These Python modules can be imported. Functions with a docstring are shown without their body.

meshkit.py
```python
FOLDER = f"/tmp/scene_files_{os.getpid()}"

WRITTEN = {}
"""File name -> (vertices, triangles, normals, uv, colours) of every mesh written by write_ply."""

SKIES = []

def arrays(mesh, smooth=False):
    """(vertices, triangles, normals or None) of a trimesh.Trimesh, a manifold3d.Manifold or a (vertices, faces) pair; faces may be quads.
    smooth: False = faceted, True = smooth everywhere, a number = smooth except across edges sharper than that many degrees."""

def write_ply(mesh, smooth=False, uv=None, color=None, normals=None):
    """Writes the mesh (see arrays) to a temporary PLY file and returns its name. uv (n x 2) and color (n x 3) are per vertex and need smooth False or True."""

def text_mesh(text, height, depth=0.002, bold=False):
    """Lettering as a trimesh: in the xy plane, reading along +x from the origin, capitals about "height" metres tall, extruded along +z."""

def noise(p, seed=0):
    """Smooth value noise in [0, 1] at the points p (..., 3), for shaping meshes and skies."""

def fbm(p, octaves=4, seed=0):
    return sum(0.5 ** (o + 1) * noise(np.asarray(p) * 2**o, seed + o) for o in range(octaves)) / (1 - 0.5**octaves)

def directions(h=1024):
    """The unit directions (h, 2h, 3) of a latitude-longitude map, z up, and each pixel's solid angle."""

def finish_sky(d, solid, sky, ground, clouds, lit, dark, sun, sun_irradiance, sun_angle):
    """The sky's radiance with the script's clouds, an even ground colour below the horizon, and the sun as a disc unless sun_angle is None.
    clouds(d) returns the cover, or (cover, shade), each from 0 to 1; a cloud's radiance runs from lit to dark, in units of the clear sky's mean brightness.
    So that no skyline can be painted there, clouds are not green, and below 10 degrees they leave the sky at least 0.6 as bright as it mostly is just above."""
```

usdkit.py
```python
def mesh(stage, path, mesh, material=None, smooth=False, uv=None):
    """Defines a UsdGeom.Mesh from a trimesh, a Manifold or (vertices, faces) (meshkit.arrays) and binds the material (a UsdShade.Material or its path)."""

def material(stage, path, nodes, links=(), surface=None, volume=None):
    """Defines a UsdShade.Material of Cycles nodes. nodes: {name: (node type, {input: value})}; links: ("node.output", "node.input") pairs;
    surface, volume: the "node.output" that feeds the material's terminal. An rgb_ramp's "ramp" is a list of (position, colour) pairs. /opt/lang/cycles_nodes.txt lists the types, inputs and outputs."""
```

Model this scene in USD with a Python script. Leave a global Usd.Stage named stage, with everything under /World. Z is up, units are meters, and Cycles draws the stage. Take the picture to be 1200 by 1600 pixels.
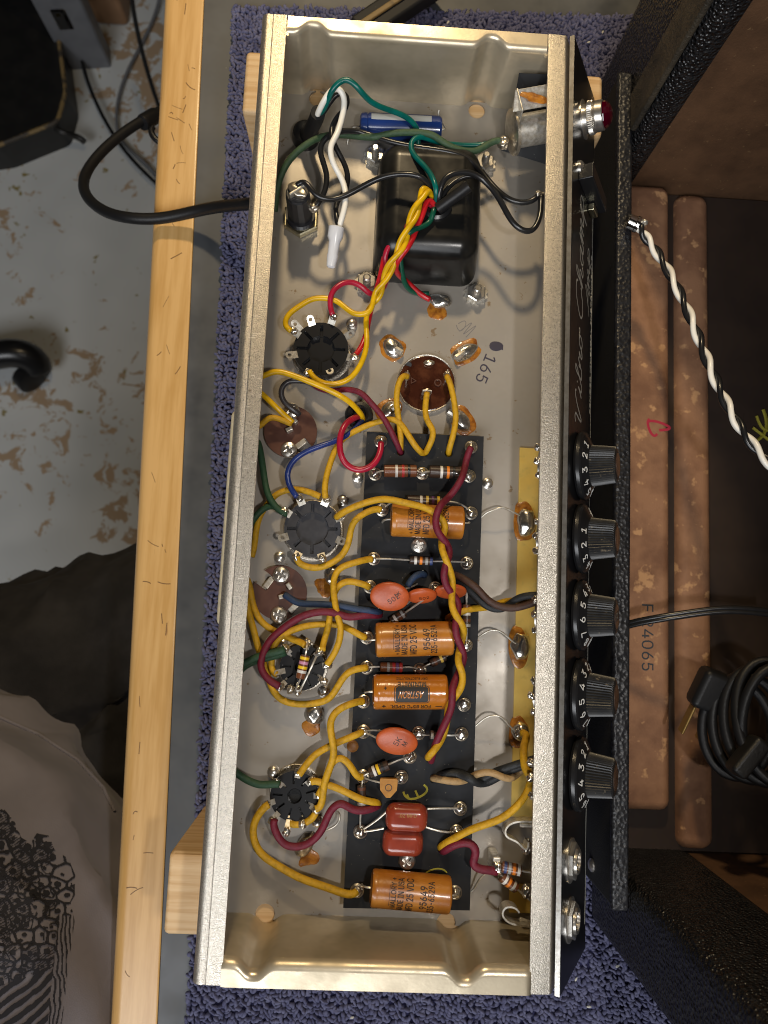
import math, random
import numpy as np, trimesh, usdkit, meshkit, manifold3d
from manifold3d import Manifold
from pxr import Usd, UsdGeom, UsdLux, UsdShade, Gf, Sdf, Vt
from scipy.interpolate import CubicSpline
from shapely.geometry import Polygon, Point, box as sbox
from shapely.ops import unary_union
random.seed(4); RNG = np.random.default_rng(4)
stage = Usd.Stage.CreateInMemory()
UsdGeom.SetStageUpAxis(stage, 'Z'); UsdGeom.SetStageMetersPerUnit(stage, 1.0)
UsdGeom.Xform.Define(stage, '/World')
# ------------------------------------------------------------------ camera (metres; rim of the chassis is z = 0 in build space, lifted by OZ)
OZ = 1.016
FPX = 1136.863604
CAM = np.array([-0.015104, -0.054559, 0.294279])
rx, ry, rz = 0.119494, -0.039197, 0.0456
def _R(rx, ry, rz):
    cx, sx, cy, sy, cz, sz = math.cos(rx), math.sin(rx), math.cos(ry), math.sin(ry), math.cos(rz), math.sin(rz)
    return np.array([[cz,-sz,0],[sz,cz,0],[0,0,1]]) @ np.array([[cy,0,sy],[0,1,0],[-sy,0,cy]]) @ np.array([[1,0,0],[0,cx,-sx],[0,sx,cx]])
CR = _R(rx, ry, rz)
DZ = 0.0401                                   # chassis depth: its floor is at z = -DZ
cam = UsdGeom.Camera.Define(stage, '/World/camera')
m4 = np.eye(4); m4[:3,:3] = CR; m4[:3,3] = CAM + [0,0,OZ]
cam.AddTransformOp().Set(Gf.Matrix4d(*m4.T.ravel().tolist()))
cam.CreateHorizontalApertureAttr(36.0); cam.CreateVerticalApertureAttr(48.0)
cam.CreateFocalLengthAttr(36.0*FPX/1200)
cam.CreateFStopAttr(20.0); cam.CreateFocusDistanceAttr(0.318)
cam.CreateClippingRangeAttr(Gf.Vec2f(0.01, 100))
cam.CreateExposureAttr(0.52)
# ------------------------------------------------------------------ lamps
def lamp(name, pos, target, w, h, inten, col, kind='rect', spread=None):
    pos = np.array(pos, float); d = np.array(target, float) - pos; d /= np.linalg.norm(d)
    zax = -d; xax = np.cross([0,1,0.01], zax); xax /= np.linalg.norm(xax); yax = np.cross(zax, xax)
    m = np.eye(4); m[:3,0], m[:3,1], m[:3,2], m[:3,3] = xax, yax, zax, pos + [0,0,OZ]
    if kind == 'rect':
        L = UsdLux.RectLight.Define(stage, '/World/' + name); L.CreateWidthAttr(w); L.CreateHeightAttr(h)
    else:
        L = UsdLux.DiskLight.Define(stage, '/World/' + name); L.CreateRadiusAttr(w)
    L.CreateIntensityAttr(inten); L.CreateColorAttr(Gf.Vec3f(*col))
    L.AddTransformOp().Set(Gf.Matrix4d(*m.T.ravel().tolist()))
    return L
lamp('bench_lamp', (-0.05, 0.58, 0.43), (0.0, 0.1, -0.04), 0.026, 0, 270, (1.0, 0.77, 0.46), 'disk')
lamp('side_lamp', (0.10, -0.11, 0.43), (0.0, -0.05, -0.04), 0.013, 0, 290, (1.0, 0.96, 0.92), 'disk')
lamp('ceiling_fill', (-0.6, -1.6, 1.5), (-0.3, 0.1, -0.4), 1.6, 1.0, 5.2, (0.95, 0.97, 1.0))  # broad fill panel added for general room light; no fixture seen
# ------------------------------------------------------------------ points from pixels of the 1200 x 1600 photograph, at a true height
def U(px, py, z):
    d = CR @ np.array([(px-600)/FPX, -(py-800)/FPX, -1.0])
    return CAM + d*((z-CAM[2])/d[2])
def P(px, py, h=0.0):                         # h: millimetres above the chassis floor
    return U(px, py, -DZ + h*1e-3)
def az(q, x):                                 # the y at which a vertical edge through pixel q stands, given its x
    d = U(*q, -.116)[:2] - CAM[:2]
    return CAM[1] + d[1]*(x-CAM[0])/d[0]
# ------------------------------------------------------------------ materials
LOOKS = '/World/Looks'
MATS = {}
def mat(name, col, rough=.5, metal=0., col2=None, vscale=60., vlo=.4, vhi=.65, detail=4., bump=0., bscale=300., bdist=.001, stretch=None, spec=.5, extra=None, col3=None, v3=(.62,.7), s3=300., bkind='noise', rvar=0.):
    n = {'p': ('principled_bsdf', dict(base_color=col, roughness=rough, metallic=metal, specular_ior_level=spec, **(extra or {}))), 'g': ('geometry', {})}
    L = []
    vec = 'g.position'
    if stretch is not None:
        n['mp'] = ('mapping', dict(scale=stretch)); L.append(('g.position', 'mp.vector')); vec = 'mp.vector'
    out = None
    if col2 is not None:
        n['n'] = ('noise_texture', dict(scale=vscale, detail=detail, roughness=.6)); L.append((vec, 'n.vector'))
        n['r'] = ('rgb_ramp', {'ramp': [(0, col), (vlo, col), (vhi, col2), (1, col2)]}); L.append(('n.fac', 'r.fac')); out = 'r.color'
    if col3 is not None:
        n['n3'] = ('noise_texture', dict(scale=s3, detail=3., roughness=.6)); L.append((vec, 'n3.vector'))
        n['r3'] = ('rgb_ramp', {'ramp': [(0, (0,0,0)), (v3[0], (0,0,0)), (v3[1], (1,1,1)), (1, (1,1,1))]}); L.append(('n3.fac', 'r3.fac'))
        n['mx'] = ('mix', dict(color1=col, color2=col3)); L.append(('r3.color', 'mx.fac'))
        if out: L.append((out, 'mx.color1'))
        out = 'mx.color'
    if out: L.append((out, 'p.base_color'))
    if rvar:
        n['rn'] = ('noise_texture', dict(scale=vscale*2, detail=4.)); L.append((vec, 'rn.vector'))
        n['rm'] = ('map_range', dict(from_min=.3, from_max=.7, to_min=max(.02, rough-rvar), to_max=min(1., rough+rvar))); L += [('rn.fac', 'rm.value'), ('rm.result', 'p.roughness')]
    if bump:
        if bkind == 'noise': n['bn'] = ('noise_texture', dict(scale=bscale, detail=3., roughness=.6)); o = 'bn.fac'
        elif bkind == 'voronoi': n['bn'] = ('voronoi_texture', dict(scale=bscale, feature='smooth_f1', smoothness=.4)); o = 'bn.distance'
        elif bkind == 'wave': n['bn'] = ('wave_texture', dict(scale=bscale, distortion=1.5, detail=2., bands_direction='diagonal')); o = 'bn.fac'
        L.append((vec, 'bn.vector'))
        n['b'] = ('bump', dict(strength=bump, distance=bdist)); L += [(o, 'b.height'), ('b.normal', 'p.normal')]
    MATS[name] = usdkit.material(stage, f'{LOOKS}/{name}', n, L, surface='p.BSDF')
    return MATS[name]
mat('steel_floor', (.37,.34,.30), .42, .35, col2=(.30,.272,.232), vscale=28, detail=5, bump=.05, bscale=1800, bdist=.0004, col3=(.22,.16,.10), v3=(.675,.72), s3=230, rvar=.1)
mat('steel_rail', (.66,.61,.53), .36, .85, col2=(.47,.43,.36), vscale=900, vlo=.35, vhi=.7, bump=.35, bscale=2200, bdist=.0006, col3=(.25,.20,.14), v3=(.70,.80), s3=160, rvar=.12)
mat('scratch_bright', (.86,.83,.76), .4, .3)
mat('steel_wall', (.64,.55,.40), .38, .55, col2=(.42,.36,.25), vscale=30, bump=.06, bscale=700, bdist=.0005, rvar=.12)
mat('nickel', (.74,.71,.66), .28, .9, col2=(.55,.51,.45), vscale=300, bump=.05, bscale=900, bdist=.0005)
mat('chrome', (.80,.79,.77), .12, 1.)
mat('solder', (.80,.77,.71), .22, .95, col2=(.58,.55,.5), vscale=500, bump=.25, bscale=500, bdist=.0006)
mat('solder_dull', (.70,.64,.54), .30, .9, col2=(.5,.44,.34), vscale=400, bump=.25, bscale=600, bdist=.0006)
mat('flux', (.46,.18,.02), .3, 0, col2=(.22,.07,.01), vscale=350, bump=.3, bscale=700, bdist=.0006, extra=dict(coat_weight=.6))
mat('tin', (.76,.73,.66), .36, .7, col2=(.5,.45,.36), vscale=600)
mat('brass', (.90,.66,.19), .40, .45, col2=(.82,.57,.14), vscale=120, bump=.06, bscale=900, bdist=.0005, rvar=.1)
mat('old_brass', (.30,.19,.06), .4, .6)
mat('brass_nut', (.72,.66,.45), .3, 1.)
mat('black_plastic', (.012,.012,.013), .28, 0)
mat('black_bakelite', (.018,.018,.021), .34, 0, col2=(.026,.026,.029), vscale=300, spec=.5)
mat('knob_ribbed', (.018,.018,.019), .38, 0, col2=(.03,.029,.027), vscale=200, col3=(.16,.13,.09), v3=(.64,.72), s3=420)
mat('post_black', (.016,.016,.018), .13, 0)
mat('grey_bakelite', (.038,.038,.044), .36, 0, col2=(.05,.05,.056), vscale=300)
mat('black_paint', (.008,.008,.008), .26, 0, col2=(.014,.013,.011), vscale=40, rvar=.07, spec=.4, col3=(.10,.09,.07), v3=(.74,.77), s3=900)
mat('black_gloss', (.006,.006,.007), .26, 0, spec=.35, col3=(.10,.095,.085), v3=(.70,.75), s3=900)
mat('brown_phenolic', (.085,.030,.018), .45, 0, col2=(.11,.045,.028), vscale=200)
mat('brown_glossy', (.045,.013,.007), .16, 0, col2=(.09,.03,.014), vscale=160, extra=dict(coat_weight=.5), bump=.1, bscale=300)
mat('fibre_board', (.015,.016,.018), .7, 0, col2=(.023,.024,.027), vscale=80, spec=.22, col3=(.17,.15,.115), v3=(.70,.74), s3=800)
mat('fish_paper', (.014,.015,.017), .6, 0, spec=.3, col3=(.16,.16,.15), v3=(.71,.75), s3=700)
mat('cap_orange', (.48,.18,.018), .34, 0, col2=(.33,.105,.008), vscale=90, extra=dict(coat_weight=.3, coat_roughness=.15), bump=.12, bscale=220, bdist=.001)
mat('cap_orange_bright', (.47,.155,.012), .22, 0, col2=(.44,.14,.012), vscale=120, extra=dict(coat_weight=.8, coat_roughness=.08), bump=.15, bscale=260, bdist=.001)
mat('cap_end', (.25,.10,.02), .5)
mat('ink_black', (.012,.009,.008), .5); mat('ink_brown', (.035,.014,.006), .5)
mat('ink_white', (.75,.74,.70), .5); mat('ink_silver', (.50,.49,.44), .4, .3)
mat('ink_purple', (.035,.03,.05), .6); mat('ink_gold', (.35,.20,.05), .4, .4)
mat('grey_pencil', (.16,.15,.15), .6)
mat('chalk_yellow', (.34,.30,.03), .8); mat('marker_red', (.42,.02,.05), .6); mat('stamp_ink', (.03,.04,.05), .7)
mat('disc_orange', (.50,.095,.022), .4, 0, col2=(.40,.07,.016), vscale=150, bump=.1, bscale=500)
mat('dipped_red', (.29,.045,.022), .22, 0, col2=(.22,.03,.015), vscale=150, extra=dict(coat_weight=.6))
mat('mustard', (.46,.21,.025), .35, 0, col2=(.36,.15,.018), vscale=300)
mat('resistor_brown', (.16,.055,.022), .3, 0, extra=dict(coat_weight=.4)); mat('resistor_dark', (.045,.026,.018), .35, 0, extra=dict(coat_weight=.4)); mat('resistor_tan', (.26,.11,.05), .35)
for nme, c in dict(silver=(.62,.60,.56), gold=(.6,.42,.08), red=(.42,.03,.03), orange=(.78,.22,.015), yellow=(.80,.52,.02), white=(.75,.72,.66), black=(.012,.012,.012), blue=(.035,.06,.18), grey=(.30,.30,.29), purple=(.12,.05,.16), pink=(.55,.25,.38), brown=(.11,.04,.02)).items():
    mat('band_' + nme, c, .35)
def wmat(name, col, rough=.3): mat(name, col, rough, 0, col2=tuple(.75*c for c in col), vscale=180)
def cmat(name, col): mat(name, col, .6, 0, col2=tuple(.62*c for c in col), vscale=420, vlo=.45, vhi=.75, bump=.35, bscale=1500, bdist=.0008)
wmat('pvc_teal', (.0,.125,.105)); mat('pvc_white', (.90,.86,.77), .3); wmat('pvc_black', (.016,.016,.017), .26); wmat('pvc_grey', (.035,.032,.036), .32)
wmat('pvc_yellow', (.78,.46,.005)); wmat('pvc_red', (.55,.012,.018)); wmat('pvc_crimson', (.42,.012,.04)); wmat('pvc_blue', (.018,.04,.20)); wmat('pvc_dark_green', (.005,.08,.045))
cmat('cloth_yellow', (.60,.33,.006)); cmat('cloth_red', (.155,.005,.022)); cmat('cloth_green', (.018,.065,.028)); cmat('cloth_olive', (.040,.085,.038)); cmat('cloth_blue', (.018,.042,.10)); cmat('cloth_black', (.016,.018,.02)); cmat('cloth_brown', (.060,.026,.016)); cmat('cloth_tan', (.42,.27,.12))
wmat('cream_plastic', (.70,.62,.43), .4)
mat('clear_plastic', (.86,.87,.90), .22, 0, extra=dict(transmission_weight=.25))
mat('cap_blue', (.018,.05,.22), .22, 0, extra=dict(coat_weight=.5)); mat('label_white', (.62,.62,.58), .4)
mat('jewel_red', (.06,.0,.007), .08, 0, extra=dict(transmission_weight=.25, coat_weight=.6))
mat('pine', (.72,.50,.27), .6, 0, col2=(.58,.36,.16), vscale=9, vlo=.42, vhi=.6, stretch=(1.2,26,26), bump=.15, bscale=26)
mat('bench_wood', (.70,.43,.165), .34, 0, col2=(.58,.33,.105), vscale=7, vlo=.4, vhi=.65, stretch=(30,2.0,30), bump=.08, bscale=20, col3=(.30,.14,.04), v3=(.70,.78), s3=12, extra=dict(coat_weight=.35, coat_roughness=.25))
mat('scratch_dark', (.16,.08,.025), .6)
mat('bench_top', (.060,.064,.070), .5, 0, col2=(.095,.098,.10), vscale=25, col3=(.30,.28,.22), v3=(.76,.79), s3=420, rvar=.12)
mat('carpet_blue', (.074,.076,.150), .95, 0, col2=(.138,.140,.228), vscale=240, vlo=.35, vhi=.65)
mat('carpet_back', (.02,.02,.07), .95)
mat('lint', (.6,.58,.5), .8)
mat('tolex_black', (.010,.010,.011), .30, 0, bump=1., bscale=620, bdist=.0016, bkind='voronoi', col2=(.02,.02,.021), vscale=250)
mat('tolex_shiny', (.012,.012,.015), .24, 0, bump=.9, bscale=520, bdist=.0011, bkind='noise', stretch=(1.,.8,1.))
mat('tolex_edge', (.010,.010,.012), .40, 0, bump=.8, bscale=520, bdist=.0006, bkind='voronoi', col2=(.02,.02,.022), vscale=200)
mat('tolex_worn', (.060,.048,.032), .55, 0, col2=(.02,.018,.014), vscale=60, bump=.8, bscale=700, bdist=.0012)
mat('black_felt', (.0055,.0055,.0055), .8, 0, col3=(.06,.058,.05), v3=(.72,.77), s3=700, bump=.4, bscale=1500)
mat('cabinet_wood', (.33,.17,.09), .7, 0, col2=(.20,.095,.05), vscale=45, col3=(.52,.29,.14), v3=(.60,.68), s3=110, bump=.15, bscale=900)
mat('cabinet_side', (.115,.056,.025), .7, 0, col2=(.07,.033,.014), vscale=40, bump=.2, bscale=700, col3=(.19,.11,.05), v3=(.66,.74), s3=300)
mat('cabinet_floor_shaded', (.03,.016,.009), .7, 0, col2=(.02,.01,.006), vscale=40)  # bottom panel wood, with the shade deep in the cabinet put into its colour
mat('denim_black', (.020,.019,.020), .85, 0, col2=(.034,.032,.033), vscale=40, bump=.35, bscale=1500)
mat('skin', (.52,.30,.21), .5, extra=dict(subsurface_weight=.1))
mat('rubber_black', (.010,.010,.011), .46, 0, spec=.35, bump=.1, bscale=600)
mat('vinyl_black', (.010,.010,.010), .45, 0, col2=(.016,.015,.014), vscale=30, bump=.2, bscale=800)
mat('piping_tan', (.22,.15,.06), .6, 0, col2=(.05,.04,.03), vscale=40, vlo=.45, vhi=.55)
mat('steel_grey_paint', (.17,.175,.19), .45, 0, col2=(.13,.135,.15), vscale=20)
mat('shoe_white', (.6,.55,.5), .5)
mat('wood_foot', (.35,.20,.11), .6, 0, col2=(.25,.14,.07), vscale=15)
def floor_mat():
    n = {'g': ('geometry', {}), 'n': ('noise_texture', dict(scale=22., detail=10., roughness=.68, distortion=.6)), 'n2': ('noise_texture', dict(scale=36., detail=6., roughness=.6)), 'nz': ('noise_texture', dict(scale=2.6, detail=2.)), 'ng': ('noise_texture', dict(scale=5., detail=2.)),
         'zr': ('map_range', dict(from_min=.35, from_max=.68, to_min=-.10, to_max=.14)), 'sum': ('math', dict(math_type='add')),
         'r': ('rgb_ramp', {'ramp': [(0,(0,0,0)),(.60,(0,0,0)),(.62,(1,1,1)),(1,(1,1,1))]}), 'r2': ('rgb_ramp', {'ramp': [(0,(0,0,0)),(.66,(0,0,0)),(.69,(1,1,1)),(1,(1,1,1))]}),
         'base': ('rgb_ramp', {'ramp': [(.35,(.53,.55,.55)),(.65,(.64,.655,.65))]}), 'm1': ('mix', dict(color2=(.40,.29,.19))), 'm2': ('mix', dict(color2=(.25,.20,.06))),
         'p': ('principled_bsdf', dict(roughness=.5))}
    L = [('g.position','n.vector'),('g.position','n2.vector'),('g.position','nz.vector'),('g.position','ng.vector'),('nz.fac','zr.value'),('n.fac','sum.value1'),('zr.result','sum.value2'),('sum.value','r.fac'),('n2.fac','r2.fac'),('ng.fac','base.fac'),
         ('base.color','m2.color1'),('r2.color','m2.fac'),('m2.color','m1.color1'),('r.color','m1.fac'),('m1.color','p.base_color')]
    MATS['concrete'] = usdkit.material(stage, LOOKS + '/concrete', n, L, surface='p.BSDF')
floor_mat()
mat('shirt_cloth', (.215,.197,.215), .9, 0, col2=(.27,.247,.268), vscale=14, bump=.3, bscale=1400, bdist=.0006, extra=dict(sheen_weight=.15))
mat('shirt_ink', (.022,.022,.028), .85)
# ------------------------------------------------------------------ mesh helpers (metres, build space)
def T(v, f): return trimesh.Trimesh(np.asarray(v, float), np.asarray(f, int), process=False)
def cat(*ms):
    ms = [x for m in ms for x in (m if isinstance(m, (list, tuple)) else [m])]
    return trimesh.util.concatenate([T(m.vertices, m.faces) for m in ms])
def fromM(mf):
    a = mf.to_mesh(); return T(a.vert_properties[:, :3], a.tri_verts)
def box(x0, x1, y0, y1, z0, z1):
    m = trimesh.creation.box((abs(x1-x0), abs(y1-y0), abs(z1-z0))); m.apply_translation(((x0+x1)/2, (y0+y1)/2, (z0+z1)/2)); return T(m.vertices, m.faces)
def rbox(x0, x1, y0, y1, z0, z1, r, n=12):
    r = min(r, (x1-x0)/2*.99, (y1-y0)/2*.99, (z1-z0)/2*.99)
    s = Manifold.sphere(r, n)
    return fromM(Manifold.batch_hull([s.translate((x, y, z)) for x in (x0+r, x1-r) for y in (y0+r, y1-r) for z in (z0+r, z1-r)]))
def frame(d, hint=(0,0,1)):
    d = np.asarray(d, float); d = d/np.linalg.norm(d); h = np.asarray(hint, float)
    if abs(d @ h) > .95: h = np.array([1.,0,0]) if abs(d[0]) < .9 else np.array([0,1.,0])
    a = np.cross(h, d); a /= np.linalg.norm(a); return a, np.cross(d, a), d
def lathe(prof, p0=(0,0,0), d=(0,0,1), n=24, flute=None):
    """prof: (along, radius) pairs from start to end; closed at both ends."""
    a, b, d = frame(d); p0 = np.asarray(p0, float)
    th = np.linspace(0, 2*np.pi, n, endpoint=False); v, f = [], []
    for i, (t, r) in enumerate(prof):
        rr = np.full(n, r) if flute is None or not flute[0] <= i <= flute[1] else r*(1 + flute[2]*np.where(np.arange(n) % 2, 1, -1))
        v.append(p0 + d*t + np.outer(rr*np.cos(th), a) + np.outer(rr*np.sin(th), b))
    k = len(prof)
    for i in range(k-1):
        for j in range(n):
            q = (j+1) % n; f += [(i*n+j, i*n+q, (i+1)*n+q), (i*n+j, (i+1)*n+q, (i+1)*n+j)]
    v = np.vstack(v + [p0 + d*prof[0][0], p0 + d*prof[-1][0]]); c0, c1 = k*n, k*n+1
    for j in range(n):
        q = (j+1) % n; f += [(c0, q, j), (c1, (k-1)*n+j, (k-1)*n+q)]
    return T(v, f)
def cyl(p, q, r, n=16, r2=None):
    p, q = np.asarray(p, float), np.asarray(q, float); L = np.linalg.norm(q-p)
    return lathe([(0, r), (L, r2 or r)], p, q-p, n)
def rod(p, q, r, n=16, e=.25):                  # cylinder with rounded ends
    p, q = np.asarray(p, float), np.asarray(q, float); L = np.linalg.norm(q-p); c = r*e
    return lathe([(0, r-c), (c*.3, r-c*.3), (c, r), (L-c, r), (L-c*.3, r-c*.3), (L, r-c)], p, q-p, n)
def spline(pts, step=.0012):
    p = np.asarray(pts, float)
    if len(p) == 2: return np.linspace(p[0], p[1], max(3, int(np.linalg.norm(p[1]-p[0])/step)+1))
    t = np.r_[0, np.cumsum(np.maximum(np.linalg.norm(np.diff(p, axis=0), axis=1), 1e-5)**.6)]
    cs = CubicSpline(t, p); L = np.linalg.norm(np.diff(p, axis=0), axis=1).sum()
    return cs(np.linspace(0, t[-1], max(6, int(L/step)+1)))
def tube(pts, r, n=9, smooth=True, step=.0012, rad=None):
    p = spline(pts, step) if smooth else np.asarray(pts, float)
    tg = np.gradient(p, axis=0); tg /= np.maximum(np.linalg.norm(tg, axis=1, keepdims=True), 1e-12)
    a, b, _ = frame(tg[0]); th = np.linspace(0, 2*np.pi, n, endpoint=False); v, f = [], []
    for i in range(len(p)):
        a = a - tg[i]*(a @ tg[i]); a /= np.linalg.norm(a); b = np.cross(tg[i], a)
        rr = r if rad is None else rad[min(i, len(rad)-1)]
        v.append(p[i] + rr*(np.outer(np.cos(th), a) + np.outer(np.sin(th), b)))
    k = len(p)
    for i in range(k-1):
        for j in range(n):
            q = (j+1) % n; f += [(i*n+j, i*n+q, (i+1)*n+q), (i*n+j, (i+1)*n+q, (i+1)*n+j)]
    v = np.vstack(v + [p[0], p[-1]])
    for j in range(n):
        q = (j+1) % n; f += [(k*n, q, j), (k*n+1, (k-1)*n+j, (k-1)*n+q)]
    return T(v, f)
def prism(poly, z0, z1):
    gs = getattr(poly, 'geoms', [poly])
    m = trimesh.util.concatenate([trimesh.creation.extrude_polygon(g, z1-z0, engine='earcut') for g in gs]); m.apply_translation((0,0,z0)); return T(m.vertices, m.faces)
def circ(x, y, r, n=16): return Polygon([(x+r*math.cos(t), y+r*math.sin(t)) for t in np.linspace(0, 2*np.pi, n, endpoint=False)])
SEED = [0]
def blob(c, rx, ry, rz, rough=.12, rot=0., n=3, flat=True):
    """A frozen drop of solder or resin: a lumpy dome."""
    SEED[0] += 1; m = trimesh.creation.icosphere(n); v = m.vertices.copy()
    v *= (1 + rough*2*(meshkit.noise(v*1.7 + 20 + SEED[0]*3.1, SEED[0])-.5))[:, None]
    v *= [rx, ry, rz]
    if flat: v[:, 2] = np.where(v[:, 2] < 0, v[:, 2]*.25, v[:, 2])
    c_, s_ = math.cos(rot), math.sin(rot); v = v @ np.array([[c_, s_, 0], [-s_, c_, 0], [0, 0, 1]])
    return T(v + np.asarray(c), m.faces)
def splat(c, rx, ry, h, rot=0., rough=.28, n=26):
    """A thin uneven puddle on a flat surface."""
    SEED[0] += 1; th = np.linspace(0, 2*np.pi, n, endpoint=False)
    k = 1 + rough*2*(meshkit.noise(np.c_[np.cos(th)*1.6+30, np.sin(th)*1.6+30, np.full(n, SEED[0]*2.3)], SEED[0])-.5)
    c_, s_ = math.cos(rot), math.sin(rot); ring = np.c_[rx*k*np.cos(th), ry*k*np.sin(th)] @ np.array([[c_, s_], [-s_, c_]])
    v = np.vstack([np.c_[ring, np.full(n, -h*.3)], np.c_[ring*.86, np.full(n, h*.75)], np.c_[ring*.5, np.full(n, h)], [[0,0,h]]]) + np.asarray(c); f = []
    for q in range(2):
        for j in range(n):
            w = (j+1) % n; f += [(q*n+j, q*n+w, (q+1)*n+w), (q*n+j, (q+1)*n+w, (q+1)*n+j)]
    f += [(3*n, 2*n+j, 2*n+(j+1) % n) for j in range(n)]
    return T(v, f)
def xf(m, M):
    v = np.c_[m.vertices, np.ones(len(m.vertices))] @ np.asarray(M).T; return T(v[:, :3], m.faces)
def mtx(o, X, Y, Z):
    M = np.eye(4); M[:3,0], M[:3,1], M[:3,2], M[:3,3] = X, Y, Z, o; return M
def rotz(a, o=(0,0,0)):
    return mtx(o, (math.cos(a), math.sin(a), 0), (-math.sin(a), math.cos(a), 0), (0,0,1))
def text(s, h, depth=.00008, bold=False, sx=1., center=True):
    m = meshkit.text_mesh(s, h, depth, bold); v = m.vertices.copy(); v[:, 0] *= sx
    if center: v[:, 0] -= v[:, 0].max()/2
    return T(v, m.faces)
def subdiv(m, e):
    v, f = trimesh.remesh.subdivide_to_size(m.vertices, m.faces, e, max_iter=8); return T(v, f)
# ------------------------------------------------------------------ scene objects
used = {}
def uniq(where, name):
    k = (where, name); i = used.get(k, 0); used[k] = i+1
    return name if i == 0 else f'{name}_{i:03d}'
def setcd(p, **kw):
    for k, v in kw.items():
        if v: p.SetCustomDataByKey(k, v)
class Thing:
    def __init__(s, name, label=None, category=None, group=None, kind=None, base=None):
        s.path = '/World/' + uniq('/World', name); s.info = dict(label=label, category=category, group=group, kind=kind); s.parts = []; s.base = base
    def part(s, name, mesh, m, label=None, parent=None, smooth=40, kind=None):
        s.parts.append([name, mesh, m, label, parent, smooth, kind]); return len(s.parts)-1
    def done(s):
        X = UsdGeom.Xform.Define(stage, s.path); allv = np.vstack([np.asarray(p[1].vertices) for p in s.parts])
        B = s.base
        if B is None:
            lo, hi = allv.min(0), allv.max(0); B = np.eye(4); B[:3,3] = [(lo[0]+hi[0])/2, (lo[1]+hi[1])/2, lo[2]]
        inv = np.linalg.inv(B); W = B.copy(); W[2,3] += OZ
        X.AddTransformOp().Set(Gf.Matrix4d(*W.T.ravel().tolist())); setcd(X.GetPrim(), **s.info); paths = []
        for name, mesh, m, label, parent, smooth, kind in s.parts:
            where = s.path if parent is None else paths[parent]
            path = where + '/' + uniq(where, name); paths.append(path)
            pm = usdkit.mesh(stage, path, xf(mesh, inv), MATS[m], smooth=smooth); setcd(pm.GetPrim(), label=label, kind=kind)
        s.B = B; return s
def single(name, mesh, m, label=None, category=None, group=None, kind=None, smooth=40):
    path = '/World/' + uniq('/World', name); v = np.asarray(mesh.vertices); lo, hi = v.min(0), v.max(0); o = np.array([(lo[0]+hi[0])/2, (lo[1]+hi[1])/2, lo[2]])
    pm = usdkit.mesh(stage, path, T(v-o, mesh.faces), MATS[m], smooth=smooth); pm.AddTranslateOp().Set(Gf.Vec3d(*(o + [0,0,OZ]).tolist())); setcd(pm.GetPrim(), label=label, category=category, group=group, kind=kind)
def copy(thing, B, **kw):
    """Another of the same thing, with its parts, set down at B."""
    name = thing.path.rsplit('/', 1)[1]; path = '/World/' + uniq('/World', name)
    X = UsdGeom.Xform.Define(stage, path); W = B.copy(); W[2,3] += OZ
    X.AddTransformOp().Set(Gf.Matrix4d(*W.T.ravel().tolist())); X.GetPrim().GetReferences().AddInternalReference(thing.path); X.GetPrim().SetInstanceable(True)
    setcd(X.GetPrim(), **{**thing.info, **kw})
ZB = -.116                                       # top of the carpet backing
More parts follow.
